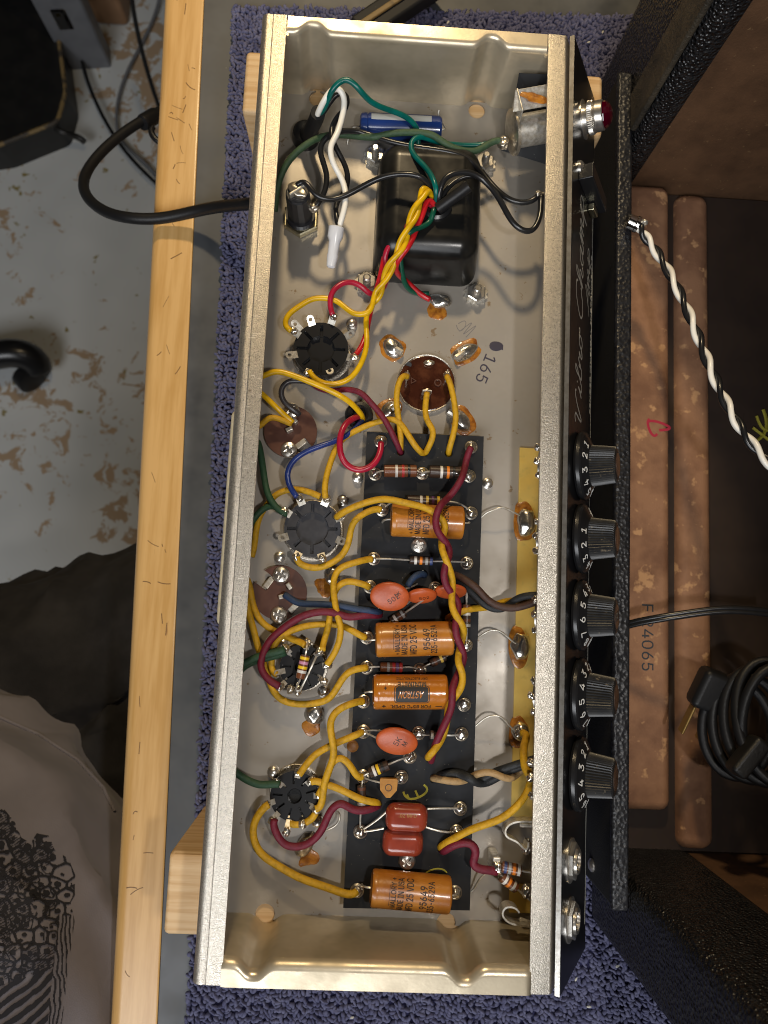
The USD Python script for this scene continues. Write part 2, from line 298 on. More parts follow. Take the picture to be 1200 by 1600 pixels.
# ================================================================== the setting
single('concrete_floor', box(-3, 3, -3, 3, ZB-.91-.02, ZB-.91), 'concrete', 'worn concrete floor with flaking pale grey paint', None, kind='structure', smooth=False)
b = Thing('workbench', 'workbench with dark grey top and scratched honey coloured wooden edging', 'workbench')
e0, e1 = np.array([-.127, .31]), np.array([-.107, -.285]); ed = (e0-e1)/np.linalg.norm(e0-e1); en = np.array([-ed[1], ed[0]])
def ep(t, o): return e1 + ed*t + en*o                       # along the bench edge, o outwards (left)
def strip(t0, t1, prof):                                    # prof: (outward, z) closed loop, swept along the edge
    ts = np.linspace(t0, t1, 12); k = len(prof); v, f = [], []
    for t in ts:
        for o, z in prof: v.append([*ep(t, o), z])
    for i in range(len(ts)-1):
        for j in range(k):
            q = (j+1) % k; f += [(i*k+j, i*k+q, (i+1)*k+q), (i*k+j, (i+1)*k+q, (i+1)*k+j)]
    n0 = len(v); v += [np.mean(v[:k], 0), np.mean(v[-k:], 0)]
    for j in range(k):
        q = (j+1) % k; f += [(n0, q, j), (n0+1, (len(ts)-1)*k+j, (len(ts)-1)*k+q)]
    m = T(v, f); m.fix_normals(); return m
zt = ZB-.004
corners = [ep(-.3, 0), ep(.618, 0), ep(.618, 0)+[.9, .07], ep(-.3, 0)+[.9, .07]]
b.part('bench_top', prism(Polygon(corners), zt-.03, zt), 'bench_top', smooth=False)
rr = .007; arc = [(.0255-rr+rr*math.sin(a), zt+.0012-rr+rr*math.cos(a)) for a in np.linspace(0, math.pi/2, 6)]
b.part('wooden_edge', strip(-.3, .66, [(.0002, zt-.045), (.0002, zt+.0006), (.0012, zt+.0012)] + arc + [(.0255, zt-.045)]), 'bench_wood', 'long wooden edging at the left of the bench')
far = np.array([.9, .07])/np.linalg.norm([.9, .07]); c0 = ep(.6182, 0); fn = np.array([-far[1], far[0]])
b.part('wooden_edge', prism(Polygon([c0, c0+far*.9, c0+far*.9+fn*.026, c0+fn*.026]), zt-.045, zt+.001), 'bench_wood', 'wooden edging along the far side')
sr = np.random.default_rng(7); scr = []
for _ in range(46):
    t0_, o0_ = sr.uniform(-.02, .6), sr.uniform(.004, .018); a_ = sr.uniform(0, 3.14); l_ = sr.uniform(.002, .008); pts = [[*ep(t0_+l_*u_*math.sin(a_)+sr.normal()*.0004, min(.0195, max(.002, o0_+l_*u_*math.cos(a_)))), zt+.00122] for u_ in (-.5,0,.5)]
    m_ = tube(pts, sr.uniform(.00012,.00028), 4, step=.001); scr.append(T(m_.vertices*[1,1,.1]+[0,0,(zt+.00122)*.9], m_.faces))
b.part('scratch', cat(scr), 'scratch_dark', 'dark scratches and dents in the wooden edging', parent=1, kind='stuff')
for o_, t_ in ((.04, -.25), (.04, .55)):
    q = ep(t_, -.04); b.part('leg', box(q[0]-.035, q[0]+.035, q[1]-.035, q[1]+.035, ZB-.91, zt-.03), 'bench_wood')
b.done()
# carpet mat: backing plus thousands of loops
cl0, cl1 = U(367, 12, ZB)[:2], U(297, 1540, ZB)[:2]; cdir = (cl0-cl1)/np.linalg.norm(cl0-cl1)
cA, cB = cl1 - cdir*.12, cl0; cpoly = Polygon([cA, cB, cB+[.33, .018], cA+[.33, .018]])
cm = Thing('carpet_mat', 'blue looped carpet offcut spread on the bench under the chassis', 'carpet')
cm.part('backing', prism(cpoly, ZB-.0038, ZB-.001), 'carpet_back', smooth=False); cm.done()
tuft = trimesh.creation.icosphere(1); tp = UsdGeom.Xform.Define(stage, cm.path + '/pile')
pi = UsdGeom.PointInstancer.Define(stage, cm.path + '/pile_loops'); stage.RemovePrim(cm.path + '/pile')
proto = usdkit.mesh(stage, pi.GetPath().AppendChild('loop').pathString, (tuft.vertices*[.0017,.00098,.0014], tuft.faces), MATS['carpet_blue'], smooth=True)
xs, ys = np.meshgrid(np.arange(-.12, .2, .00195), np.arange(-.41, .34, .00195)); q = np.c_[xs.ravel(), ys.ravel()] + RNG.uniform(-.0009, .0009, (xs.size, 2))
import shapely
q = q[shapely.contains_xy(cpoly.buffer(.0012), q[:,0], q[:,1])]; q = q[(q[:,0] < .19) & ~((np.abs(q[:,0]) < .05) & (np.abs(q[:,1]) < .17))]
ang = RNG.uniform(0, np.pi, len(q)); o = np.r_[cm.B[:3,3]]
pi.CreatePositionsAttr(Vt.Vec3fArray.FromNumpy((np.c_[q, ZB + RNG.uniform(-.0008, .0008, len(q))] - o).astype(np.float32)))
pi.CreateOrientationsAttr(Vt.QuathArray([Gf.Quath(float(math.cos(a/2)), float(.18*math.sin(a)), 0.0, float(math.sin(a/2))) for a in ang]))
pi.CreateScalesAttr(Vt.Vec3fArray.FromNumpy(RNG.uniform(.8, 1.25, (len(q), 3)).astype(np.float32)))
pi.CreateProtoIndicesAttr(Vt.IntArray.FromNumpy(np.zeros(len(q), np.int32))); pi.CreatePrototypesRel().SetTargets([proto.GetPath()]); setcd(pi.GetPrim(), kind='stuff')
lint = [blob(U(px, py, ZB+.0025), .0011, .0005, .0004, .4, a) for px, py, a in ((965,1510,.4),(900,1530,1),(920,66,.3),(942,50,1.2),(920,1573,0),(700,35,1),(550,1590,.2))]
single('carpet_lint', cat(lint), 'lint', 'pale specks of lint lying on the blue carpet', 'lint', kind='stuff')
# ================================================================== chassis
ch = Thing('amplifier_chassis', 'open plated steel amplifier chassis lying upside down on wooden blocks', 'chassis')
t = .0012
holes = [circ(*P(*q)[:2], .0042) for q in ((745,173),(414,1428),(697,1442),(496,154))]
fl = Polygon([(-.0675,-.1935),(.0895,-.1935),(.0895,.1945),(-.0675,.1945)]).difference(unary_union(holes))
ch.part('floor_plate', prism(fl, -DZ-t, -DZ), 'steel_floor', smooth=False)
def rail(prof, y0, y1):
    m = prism(Polygon(prof), 0, y1-y0); v = m.vertices.copy(); out = np.c_[v[:,0], y1-v[:,2], v[:,1]]; m = T(out, m.faces); m.fix_normals(); return m
def bendprof(xo, zo, cx, cz, r, a0, a1, n=7): return [(cx+r*math.cos(a), cz+r*math.sin(a)) for a in np.linspace(a0, a1, n)]
r = .0034; xo = -.0692
prof = [(xo, -DZ-t)] + [(xo+r-r*math.cos(a), -r+r*math.sin(a)) for a in np.linspace(0, math.pi/2, 7)] + [(-.0642,-.0003),(-.0638,-.0001),(-.058, 0), (-.058, -t)] + [(xo+r-(r-t)*math.cos(a), -r+(r-t)*math.sin(a)) for a in np.linspace(math.pi/2, 0, 7)] + [(xo+t, -DZ-t)]
ch.part('left_wall', rail(prof, -.2005, .2), 'steel_rail', smooth=25)
sl = np.array([.0895-.0672, -DZ]); sl = sl/np.linalg.norm(sl); r = .003
prof = [(.0585, -t), (.0585, 0), (.0625, 0), (.0652,-.0002)] + [(.0660+.0012*math.sin(a), -.0014+.0012*math.cos(a)) for a in np.linspace(0, math.pi/2*.72, 5)] + [(.0892, -DZ-t), (.0892-t, -DZ-t), (.0655, -.0034), (.0642, -t-.0003)]
ch.part('right_wall', rail(prof, -.2005, .2), 'steel_rail', smooth=25)
def endwall(sgn, yin, yout):
    xs = np.r_[np.linspace(-.0675, -.0578, 5), np.linspace(-.0576, .0582, 130), np.linspace(.0584, .0885, 12)]; ribs = (-.0462, .0335)
    def bulge(x): return sum(.0042*math.exp(-abs((x-c)/.0052)**3) for c in ribs)
    r = .0026; L = yout-yin; v, f = [], []
    pr = [(0, -DZ-t*.5), (0, -.02), (0, -r)] + [(r-r*math.cos(a), -r+r*math.sin(a)) for a in np.linspace(.25, math.pi/2, 6)] + [(L, 0), (L, -.003)]
    n = len(pr)
    for x in xs:
        bl = bulge(x); side = x < -.0577 or x > .0583
        zl = -.0022 if x < 0 else -.0022 - max(0, x-.0655)/.0225*DZ*.97
        for y, z in pr:
            w = 1 - min(1, max(0, (y-r)/(L-r)))           # lip edge stays straight
            v.append([x, sgn*(yin + (0 if side else y) + bl*w), min(z - .0003, zl if side else 1)])
    k = len(xs)
    for i in range(k-1):
        for j in range(n-1):
            a, b_, c, d = i*n+j, i*n+j+1, (i+1)*n+j+1, (i+1)*n+j
            f += [(a, d, c), (a, c, b_)]
    m = T(v, f); nrm = m.vertex_normals
    inner = T(m.vertices + (-nrm if True else nrm)*t, m.faces[:, ::-1])
    return cat(m, inner)
for sgn in (1, -1): ch.part('end_wall', endwall(sgn, .192, .2), 'steel_wall', 'end wall with two pressed ribs and bright lip, ' + ('at the transformer end' if sgn > 0 else 'at the input jack end'), smooth=50)
for px, py in ((550,506),(559,745),(536,782),(762,755),(437,871),(506,1081),(442,1006),(427,1207),(496,1284)):
    p = P(px, py, 1.2); p[2] = -DZ
    ch.part('rivet', lathe([(0,.0026),(.0012,.0026),(.0016,.0019),(.0028,.0019),(.0033,.0012)], p, n=14), 'nickel')
for px, py, w, h, a, fx, fy in ((519,900,3.8,4.2,.2,-3,-5.5),(491,1117,4.6,4.3,0,-1,-5),(477,1320,3.6,6.2,-.6,1,-5),(688,469,5.6,3.6,-.1,-1,-5)):
    p = P(px, py, 1); p[2] = -DZ
    k = ch.part('solder_blob', blob(p, w*1e-3, h*1e-3, .0028, .15, a), 'solder', smooth=True)
    ch.part('flux', splat(p+[fx*1e-3, fy*1e-3, .0001], .0047, .0044, .00035, a, .45), 'flux', parent=k, smooth=60)
sr = np.random.default_rng(21); scr = []
for _ in range(60):
    y_ = sr.uniform(.05, .19) if _ < 42 else sr.uniform(-.19, .05); x_ = sr.uniform(-.0635, -.0592); l_ = sr.uniform(.0008, .0032); m_ = tube([(x_-l_/2, y_, .00001), (x_, y_+sr.normal()*.0001, .00001), (min(-.0583, x_+l_/2), y_+sr.normal()*.0002, .00001)], sr.uniform(.00006, .00013), 4, step=.001); scr.append(T(m_.vertices*[1,1,.2], m_.faces))
ch.part('scratch', cat(scr), 'scratch_bright', 'fine bright scratches across the left rail', parent=1, kind='stuff')
br = U(812,700,-DZ)[1], U(800,1275,-DZ)[1]
ch.part('brass_plate', box(.0586, .0885, br[1], br[0], -DZ+.0001, -DZ+.0009), 'brass', smooth=False)
ch.part('brass_plate', box(.0586, .080, U(800,1402,-DZ)[1]-.006, U(800,1402,-DZ)[1]+.006, -DZ+.0001, -DZ+.0009), 'brass', 'small brass tab under the lower input jack', smooth=False)
for px, py, w, h in ((822,815,4.6,6.6),(814,1011,4.4,6.4),(813,1143,4.0,4.4)):
    p = P(px, py, 2); p[2] = -DZ+.0009
    k = ch.part('solder_blob', blob(p, w*1e-3, h*1e-3, .0045, .15), 'solder', 'large solder blob on the brass plate', smooth=True)
    ch.part('flux', splat(p+[-.0004,0,.0], w*1.12e-3, (h+3.0)*1e-3, .0007), 'flux', parent=k, smooth=60)
p = P(561, 649, 0); ch.part('grommet', fromM(Manifold.revolve(manifold3d.CrossSection([[(.0032,-.002),(.0066,-.002),(.0066,.0008),(.006,.0022),(.0045,.0026),(.0032,.0018)]]), 28).translate(tuple(p))), 'rubber_black')
ch.part('grommet_hole', cyl(p+[0,0,.0002], p+[0,0,.0005], .0034, 16), 'black_felt')
# hand stamped digits and pencil marks on the floor
def stroke(pts, r, z): return tube([[*P(x, y)[:2], z] for x, y in pts], r, 5, step=.0006)
zz = -DZ+.00002
st = [T(m.vertices*[1,1,.12] + [0,0,zz*.88], m.faces) for m in [stroke(s, w, zz) for s, w in (
    ([(768,540),(776,537),(783,541),(777,545),(769,543),(768,540),(776,541),(786,544)], .0011),)]]
dg = text('165', .0056, .00003, False, center=False); dg.vertices[:,0] *= 1.05; o_ = P(760,550); st.append(xf(dg, mtx((o_[0], o_[1], -DZ+.00003), (-.34,-.94,0), (.94,-.34,0), (0,0,1))))
ch.part('ink_stamp', cat(st), 'ink_purple', 'smudged dark hand stamped digits on the plate')
ch.part('scribble', cat([T(m.vertices*[1,1,.15] + [0,0,zz*.85], m.faces) for m in [stroke([(713,508),(722,516),(728,504),(716,506)], .0002, zz), stroke([(718,518),(735,508),(724,522),(740,511),(728,527)], .0002, zz)]]), 'grey_pencil' if 'grey_pencil' in MATS else 'ink_silver')
# faceplate on the sloping outer wall
pn = np.array([DZ, 0, .0223]); pn /= np.linalg.norm(pn); pu = np.array([-.0223, 0, DZ]); pu /= np.linalg.norm(pu); pX = np.array([0, 1., 0])
PO = np.array([.0678, 0, .0004])                           # panel origin at the rim line
def panel(x, y, z=0): return PO + pX*x + pu*y + pn*z
PM = mtx(PO, pX, pu, pn)
plen = .0465
ch.part('faceplate', xf(box(-.2005, .199, -plen, .0002, .0003, .0022), PM), 'nickel', 'black lettered control panel with bright metal edge', smooth=False)
fp = len(ch.parts)-1
ch.part('panel_face', xf(box(-.2003, .1988, -plen+.0006, -.0001, .0022, .00235), PM), 'black_gloss', parent=fp, smooth=False)
lw = .00235
ch.part('border_line', xf(box(-.19, .165, -plen+.0016, -plen+.0020, lw, lw+.00006), PM), 'ink_silver', parent=fp, smooth=False)
SCR = {'V': [[(.0,1.7),(.25,1.95),(.45,1.75),(.4,.8),(.5,0),(.9,.9),(1.3,1.7),(1.6,1.95),(1.75,1.7)]], 'i': [[(0,.1),(.25,.6),(.4,1.0),(.3,.3),(.5,0),(.8,.3)],[(.52,1.4),(.56,1.48)]],
       'b': [[(0,.3),(.45,1.3),(.55,1.95),(.35,1.9),(.25,.9),(.3,.1),(.6,0),(.85,.4),(.8,.9),(.95,.75)]], 'r': [[(0,.4),(.3,1.0),(.45,.85),(.65,.95),(.5,.2),(.7,0),(.95,.3)]], 'o': [[(.55,.95),(.2,.8),(.1,.3),(.4,0),(.7,.3),(.65,.8),(.45,.95),(.9,.8),(1.1,.9)]],
       'C': [[(1.5,1.5),(1.35,1.9),(.9,1.95),(.35,1.3),(.15,.5),(.5,0),(1.0,.1),(1.5,.6)]], 'h': [[(0,.3),(.45,1.3),(.55,1.9),(.35,1.85),(.25,.9),(.2,0),(.4,.7),(.65,1.0),(.75,.7),(.65,.15),(.8,0),(1.05,.3)]],
       'a': [[(.75,.9),(.4,.95),(.1,.5),(.25,.05),(.55,.3),(.8,.95),(.7,.2),(.85,0),(1.1,.3)]], 'm': [[(0,.4),(.2,1.0),(.15,0),(.4,.85),(.55,.9),(.5,0),(.75,.85),(.95,.9),(.9,.2),(1.05,0),(1.3,.3)]], 'p': [[(0,.4),(.25,1.0),(.1,-.9),(.2,.4),(.5,1.0),(.8,.8),(.75,.25),(.4,.05),(.25,.2)]],
       'A': [[(0,.1),(.5,.7),(1.0,1.6),(1.25,1.95),(1.2,.9),(1.15,.1),(1.4,.1)],[(.45,.7),(1.3,.75)]]}
def script(word, x0, x1, y, h, r):
    w = sum(max(px for s_ in SCR[c] for px, _ in s_) for c in word); k = (x1-x0)/w; x = 0; out = []
    for c in word:
        for s_ in SCR[c]:
            pts = [panel(x0+(x+a)*k + .12*b_*h*.5, y+b_*h/1.95, lw) for a, b_ in s_]
            tb = tube(pts, r, 6, step=.0006); loc = xf(tb, np.linalg.inv(PM)); v = loc.vertices.copy(); v[:,2] = lw + (v[:,2]-lw)*.12; out.append(xf(T(v, loc.faces), PM))
        x += max(px for s_ in SCR[c] for px, _ in s_)
    return out
yv = lambda py: U(906, py, -.02)[1]
ch.part('lettering', cat(script('Vibro', yv(672), yv(522), -.024, .0125, .0005) + script('Champ', yv(508), yv(318), -.024, .0135, .0005) + script('Amp', yv(478), yv(374), -.0385, .0085, .00036)), 'ink_silver', 'silver script lettering', parent=fp)
tx = text('FENDER MUSICAL INSTRUMENTS', .0016, .00005); w = tx.vertices[:,0].max()*2; tx.vertices[:,0] *= (yv(372)-yv(632))/w
ch.part('lettering', xf(tx, mtx(panel((yv(372)+yv(632))/2, -plen+.0030, lw), pX, pu, pn)), 'ink_silver', 'line of tiny capitals', parent=fp)
ch.part('panel_screw', lathe([(0,.0034),(.001,.0034),(.002,.0022),(.0024,.0008)], panel(U(902,266,-.012)[1], -.014, lw), pn, 20), 'nickel')
ch.done()
# ================================================================== knobs
kt = None
def knob_build(label):
    k = Thing('control_knob', label, 'knob', 'ribbed black control knobs along the panel', base=np.eye(4))
    k.part('skirt', lathe([(0,.0146),(.0012,.0152),(.0028,.0151),(.0036,.0145),(.0062,.0092)], n=48), 'black_plastic', smooth=25)
    k.part('cap', lathe([(.0060,.0088),(.0070,.0087),(.0175,.0076),(.0181,.0070),(.0184,.0058),(.0182,.0030)], n=96, flute=(0,2,.04)), 'knob_ribbed', smooth=15)
    k.part('cap_rim', lathe([(.0183,.0052),(.0187,.0050),(.0186,.0030)], n=32), 'nickel' if False else 'resistor_dark')
    nums = []
    for i in range(1, 11):
        a = math.pi/2 + math.radians((i-5.5)*30)              # higher numbers lie to the left (counter clockwise)
        m = text(str(i), .0036, .00010, sx=1.0); rad = .0119; zz_ = .0036 + (.0145-rad)/.0053*.0026
        Yd = np.array([math.cos(a), math.sin(a), 0]); Xd = np.array([math.sin(a), -math.cos(a), 0]); slope = np.array([Yd[0]*.898, Yd[1]*.898, -.44]); nn = np.cross(Xd, slope)
        v = m.vertices - [0,.0018,0]
        nums.append(xf(T(v, m.faces), mtx(Yd*rad + np.array([0,0,zz_])+nn*.00001, Xd, slope, nn)))
    k.part('numerals', cat(nums), 'ink_white')
    return k.done()
vals = [(729,2.35,'control knob nearest the script lettering, dial turned to 1, 2 and 3'),(842,1.35,'control knob with 1 and 2 facing up, second from the lettering'),(961,5.65,'middle control knob with 4, 5, 6 and 7 facing up'),(1084,4.65,'control knob with 3, 4, 5 and 6 facing up, second from the input jacks'),(1208,3.75,'control knob nearest the input jacks with 2, 3, 4 and 5 facing up')]
for py, val, lab in vals:
    x_ = U(915, py, -.018)[1]; o_ = panel(x_, -.0225, lw+.0003); a = -math.radians((val-5.5)*30); c_, s_ = math.cos(a), math.sin(a)
    B = mtx(o_, pX*c_+pu*s_, -pX*s_+pu*c_, pn*.86)
    if kt is None:
        kt = knob_build(lab); UsdGeom.Xformable(stage.GetPrimAtPath(kt.path)).GetOrderedXformOps()[0].Set(Gf.Matrix4d(*(B + np.array([[0,0,0,0],[0,0,0,0],[0,0,0,OZ],[0,0,0,0]])).T.ravel().tolist()))
    else: copy(kt, B, label=lab)
# pilot lamp with jewel outside, holder inside
pl = Thing('pilot_lamp', 'red jewel pilot lamp in a knurled nickel bezel on the panel', 'pilot lamp')
o_ = panel(U(915,189,-.018)[1], -.0215, lw)
PS = lambda pr: [(t_*.53, r_*.82) for t_, r_ in pr]
pl.part('bezel', lathe(PS([(0,.0105),(.0008,.0105),(.001,.0078),(.004,.0078)]), o_, pn, 40), 'nickel', smooth=25)
pl.part('knurled_ring', lathe(PS([(.004,.0083),(.0045,.0087),(.0082,.0087),(.0088,.0083)]), o_, pn, 96, flute=(1,2,.03)), 'nickel', smooth=15)
pl.part('collar', lathe(PS([(.0088,.0080),(.0098,.0084),(.0105,.0080),(.0112,.0083),(.0165,.0080),(.0172,.0074)]), o_, pn, 40), 'nickel', smooth=25)
pl.part('jewel', lathe(PS([(.0165,.0072),(.0182,.0072),(.0205,.0064),(.0228,.0048),(.0242,.0026),(.0246,.0006)]), o_, pn, 12), 'jewel_red', smooth=False)
pl.done()
lh = Thing('lamp_holder', 'bare metal lamp socket with soldered bracket inside the panel', 'lamp socket')
a_, b_ = P(806, 206, 21), P(862, 196, 21)
ax = (b_-a_)/np.linalg.norm(b_-a_)
lh.part('barrel', lathe([(0,.0072),(.0155,.0072),(.0160,.0076)], a_, ax, 28), 'tin')
lh.part('flange', lathe([(-.0028,.0078),(-.0020,.0100),(-.0006,.0100),(0,.0078)], a_, ax, 28), 'solder_dull')
lh.part('bracket', cat(rbox(-.0004,.0004,-.0055,.0055,0,.017,.0003)), 'tin') ; lh.parts[-1][1] = xf(lh.parts[-1][1], mtx(P(800,205,20), ax, np.cross([0,0,1],ax)/np.linalg.norm(np.cross([0,0,1],ax)), (0,0.25,.97)))
lh.part('bracket', xf(rbox(0,.022,-.0045,.0045,-.0004,.0004,.0003), mtx(P(803,158,34), ax, (0,.9,.43), (0,-.43,.9))), 'tin')
lh.part('solder_blob', blob(P(787,223,18), .0028,.0030,.0028,.3,flat=False), 'solder_dull', smooth=True)
lh.part('flux', blob(P(835,153,36), .006,.0022,.0006,.3, -.2), 'flux', smooth=True)
lh.done()
fpz = Thing('insulating_sheet', 'black folded insulating paper behind the lamp socket', 'insulating sheet')
q = [P(811,114,30), P(857,116,30), P(857,258,3), P(783,235,3), P(800,175,14), P(857,190,14)]
def sheet(pts, th=.0004):
    pts = np.asarray(pts); n = np.cross(pts[1]-pts[0], pts[2]-pts[0]); n /= np.linalg.norm(n); k = len(pts)
    f = [(0, i, i+1) for i in range(1, k-1)] + [(k, k+i+1, k+i) for i in range(1, k-1)]
    for i in range(k):
        j = (i+1) % k; f += [(i, k+i, k+j), (i, k+j, j)]
    m = T(np.vstack([pts, pts-n*th]), f); m.fix_normals(); return m
fpz.part('upper_flap', sheet([q[0], q[1], q[5], q[4]]), 'fish_paper', smooth=False); fpz.part('lower_flap', sheet([q[4], q[5], q[2], q[3]]), 'fish_paper', smooth=False); fpz.done()
sw = Thing('power_switch', 'black switch body with brass contact below the pilot lamp', 'switch')
o_ = panel(U(912,292,-.02)[1], -.028, lw)
sw.part('body', xf(rbox(-.0036,.0036,-.0165,.016,-.0002,.0065,.0006), mtx(o_, pX, pu, pn)), 'black_plastic')
sw.part('contact', xf(rbox(-.0075,-.0040,-.0130,-.0045,0,.003,.0005), mtx(o_, pX, pu, pn)), 'brass_nut')
sw.part('terminal', cat(cyl(P(842,303,24), P(853,303,24), .0009, 10), blob(P(841,303,24), .0016,.0016,.0016, .3, flat=False)), 'solder_dull'); sw.done()
# input jacks
jt = None
for py, lab in ((1333,'upper input jack with chrome hex nut, nearer the knobs'),(1423,'lower input jack with chrome hex nut, at the end of the panel')):
    yy = U(890, py, -.02)[1]
    j = Thing('input_jack', lab, 'jack', 'chrome input jacks on the panel'); o_ = panel(yy, -.015, lw)
    j.part('washer', lathe([(0,.0086),(.0005,.0086),(.0007,.0082)], o_, pn, 32), 'nickel'); 
    j.part('nut', lathe([(.0006,.0066),(.0009,.0074),(.0022,.0074),(.0025,.0066)], o_, pn, 6), 'nickel', smooth=False)
    j.part('bushing', fromM(Manifold.revolve(manifold3d.CrossSection([[(.0034,0),(.0048,0),(.0048,.0034),(.0034,.0034)]]), 24)), 'nickel'); j.parts[-1][1] = xf(j.parts[-1][1], mtx(o_, pX, pu, pn))
    h0 = 22 if py < 1400 else 20
    s0 = [(845,1284,h0),(800,1284,h0),(790,1292,h0),(790,1302,h0),(806,1311,h0),(818,1322,h0),(822,1312,h0)] if py < 1400 else [(845,1452,h0),(812,1443,h0),(791,1437,h0),(782,1425,h0),(786,1414,h0),(799,1412,h0),(810,1421,h0)]
    sp = spline([P(*s) for s in s0], .0008); wv = np.array([0,0,.0030]); k = len(sp)
    v = np.vstack([sp+wv, sp-wv]); f = [x for i in range(k-1) for x in ((i, k+i, k+i+1), (i, k+i+1, i+1))]; rb = T(v, f); n_ = np.gradient(sp, axis=0); n_ = np.cross(n_, [0,0,1]); n_ /= np.linalg.norm(n_, axis=1, keepdims=True)
    rb2 = T(v + np.vstack([n_, n_])*.0007, [x[::-1] for x in f]); ed_ = [x for e in (0, k) for i in range(k-1) for x in ((e+i, e+i+1, 2*k+e+i+1), (e+i, 2*k+e+i+1, 2*k+e+i))]
    j.part('spring', T(np.vstack([rb.vertices, rb2.vertices]), [list(x) for x in f] + [[y+2*k for y in x[::-1]] for x in f] + [list(x) for x in ed_]), 'tin', smooth=30)
    j.part('contact', rod(P(812, py-44 if py < 1400 else 1436, h0-3), P(846, py-42 if py < 1400 else 1448, h0-3), .0009), 'tin')
    j.part('frame', lathe([(0,.009),(.004,.009),(.0045,.007)], panel(yy, -.019, -.0075), pn, 20), 'brown_phenolic'); j.part('lug', blob(P(823, py-10 if py < 1400 else 1392, 16), .0022,.003,.002,.3,flat=False), 'solder', smooth=True)
    j.done()
# potentiometers under the rim: only their lugs and rims show
for i, (py, val, lab) in enumerate(vals):
    pt = Thing('potentiometer', f'metal potentiometer under the rim behind the {["first","second","third","fourth","fifth"][i]} knob counted from the pilot lamp', 'potentiometer', 'potentiometers behind the knobs')
    yy = U(835, py, -.025)[1]; o_ = panel(yy, -.024, -.0145)
    pt.part('can', lathe([(-.0005,.0075),(0,.0095),(.0085,.0095),(.009,.0105),(.0118,.0105)], o_, pn, 28), 'nickel', smooth=30)
    for dy in (-.0062, .0004, .0066):
        q = np.array([.0612+.0007*RNG.uniform(-1,1), yy+dy, -.014+.002*RNG.uniform(-1,1)])
        k = pt.part('lug', cat(rbox(q[0], q[0]+.008, q[1]-.0013, q[1]+.0013, q[2]-.0004, q[2]+.0004, .0003), cyl(q, q+[.002,0,.004], .0004, 8)), 'tin')
        pt.part('solder', blob(q+[.0002,0,.0004], .0018, .0017, .0016, .3, flat=False), 'solder', parent=k, smooth=True)
    pt.done()
# ================================================================== transformer
tr = Thing('power_transformer', 'black bell shaped power transformer cover with wires leaving its top', 'transformer')
s = Manifold.sphere(.0098, 40); x0, x1, y0, y1, zt_ = -.0148, .0348, .0975, .1605, -DZ+.0235
bell = Manifold.batch_hull([s.translate((x, y, zt_-.0098)) for x in (x0+.0105, x1-.0105) for y in (y0+.0135, y1-.0125)] + [Manifold.cylinder(.0015, .0075, .0075, 32).translate((x, y, -DZ)) for x in (x0+.0075, x1-.0075) for y in (y0+.0075, y1-.0075)])
tr.part('bell', fromM(bell), 'black_paint', smooth=60)
c = P(682, 322, 23.5); tr.part('grommet', fromM(Manifold.revolve(manifold3d.CrossSection([[(.0042,-.002),(.0072,-.002),(.0070,.0012),(.0056,.002),(.0042,.0012)]]), 28).translate(tuple(c))), 'black_plastic')
for px, py, tall in ((586,243,9),(757,254,9),(744,458,8),(573,441,8)):
    p = P(px, py, 2); p[2] = -DZ
    k = tr.part('nut', lathe([(.0010,.0044),(.0013,.0048),(.0036,.0048),(.0040,.0042)], p, n=6), 'nickel', smooth=False)
    star = Polygon([(p[0]+(.0060 if i % 2 else .0050)*math.cos(i*math.pi/12), p[1]+(.0060 if i % 2 else .0050)*math.sin(i*math.pi/12)) for i in range(24)])
    tr.part('washer', prism(star, -DZ+.0001, -DZ+.0011), 'tin', parent=k, smooth=False)
    th_ = [(.003+i*.0004, .0019 if i % 2 else .00165) for i in range(int((tall-3)/.4))]; tr.part('stud', lathe(th_ + [(th_[-1][0]+.0005, .0012)], p, n=12), 'nickel', parent=k, smooth=False)
tr.done()
single('sleeve', fromM(Manifold.revolve(manifold3d.CrossSection([[(.0017,0),(.0026,0),(.0026,.0165),(.0017,.0165)]]), 20).transform(mtx(P(684,327,27), *[x for x in frame(P(724,297,33)-P(684,327,27))])[:3])), 'rubber_black', 'empty black sleeve sticking up from the transformer hole', 'sleeve')
# ================================================================== fuse holder, cord, splice, blue capacitor
fh = Thing('fuse_holder', 'black fuse holder with pale hex nut standing near the left wall', 'fuse holder')
p = P(471, 345, 0); fh.part('nut', lathe([(.0002,.0086),(.0006,.0092),(.0032,.0092),(.0036,.0086)], p, n=6), 'brass_nut', smooth=False)
fh.part('thread', lathe([(.0036,.0070)] + [(.0036+i*.0003, .0070 if i % 2 else .0066) for i in range(1,12)], p, n=28), 'black_bakelite', smooth=False)
fh.part('body', lathe([(.006,.0060),(.0235,.0055),(.0242,.0049)], p, n=14), 'black_bakelite', smooth=15)
k = fh.part('end_lug', xf(rbox(-.0006,.0006,-.0042,.0042,0,.0035,.0004), rotz(-.9, p+[0,0,.024])), 'tin'); fh.part('solder', blob(p+[.0,.0005,.0255], .0046,.0030,.0020,.3,-.6,flat=False), 'solder_dull', parent=k, smooth=True)
q = P(490,325,14); fh.part('side_lug', rbox(q[0]-.005,q[0]+.0015,q[1]-.0015,q[1]+.0015,q[2]-.0004,q[2]+.0004,.0003), 'tin'); fh.part('solder', blob(q, .0026,.0020,.0020,.3,flat=False), 'solder_dull', smooth=True); fh.done()
pc = Thing('mains_cable', 'thick black mains cord looping over the wooden bench edge into the chassis', 'cable')
p = P(478, 217, 0); pc.part('strain_relief', lathe([(0,.0066),(.0035,.0066),(.0062,.0058),(.0068,.0044)], p, n=24), 'black_plastic')
pc.part('jacket_end', tube([p+[0,0,.003], P(484,205,11), P(493,188,19), P(497,176,25)], .0034, 16), 'rubber_black')
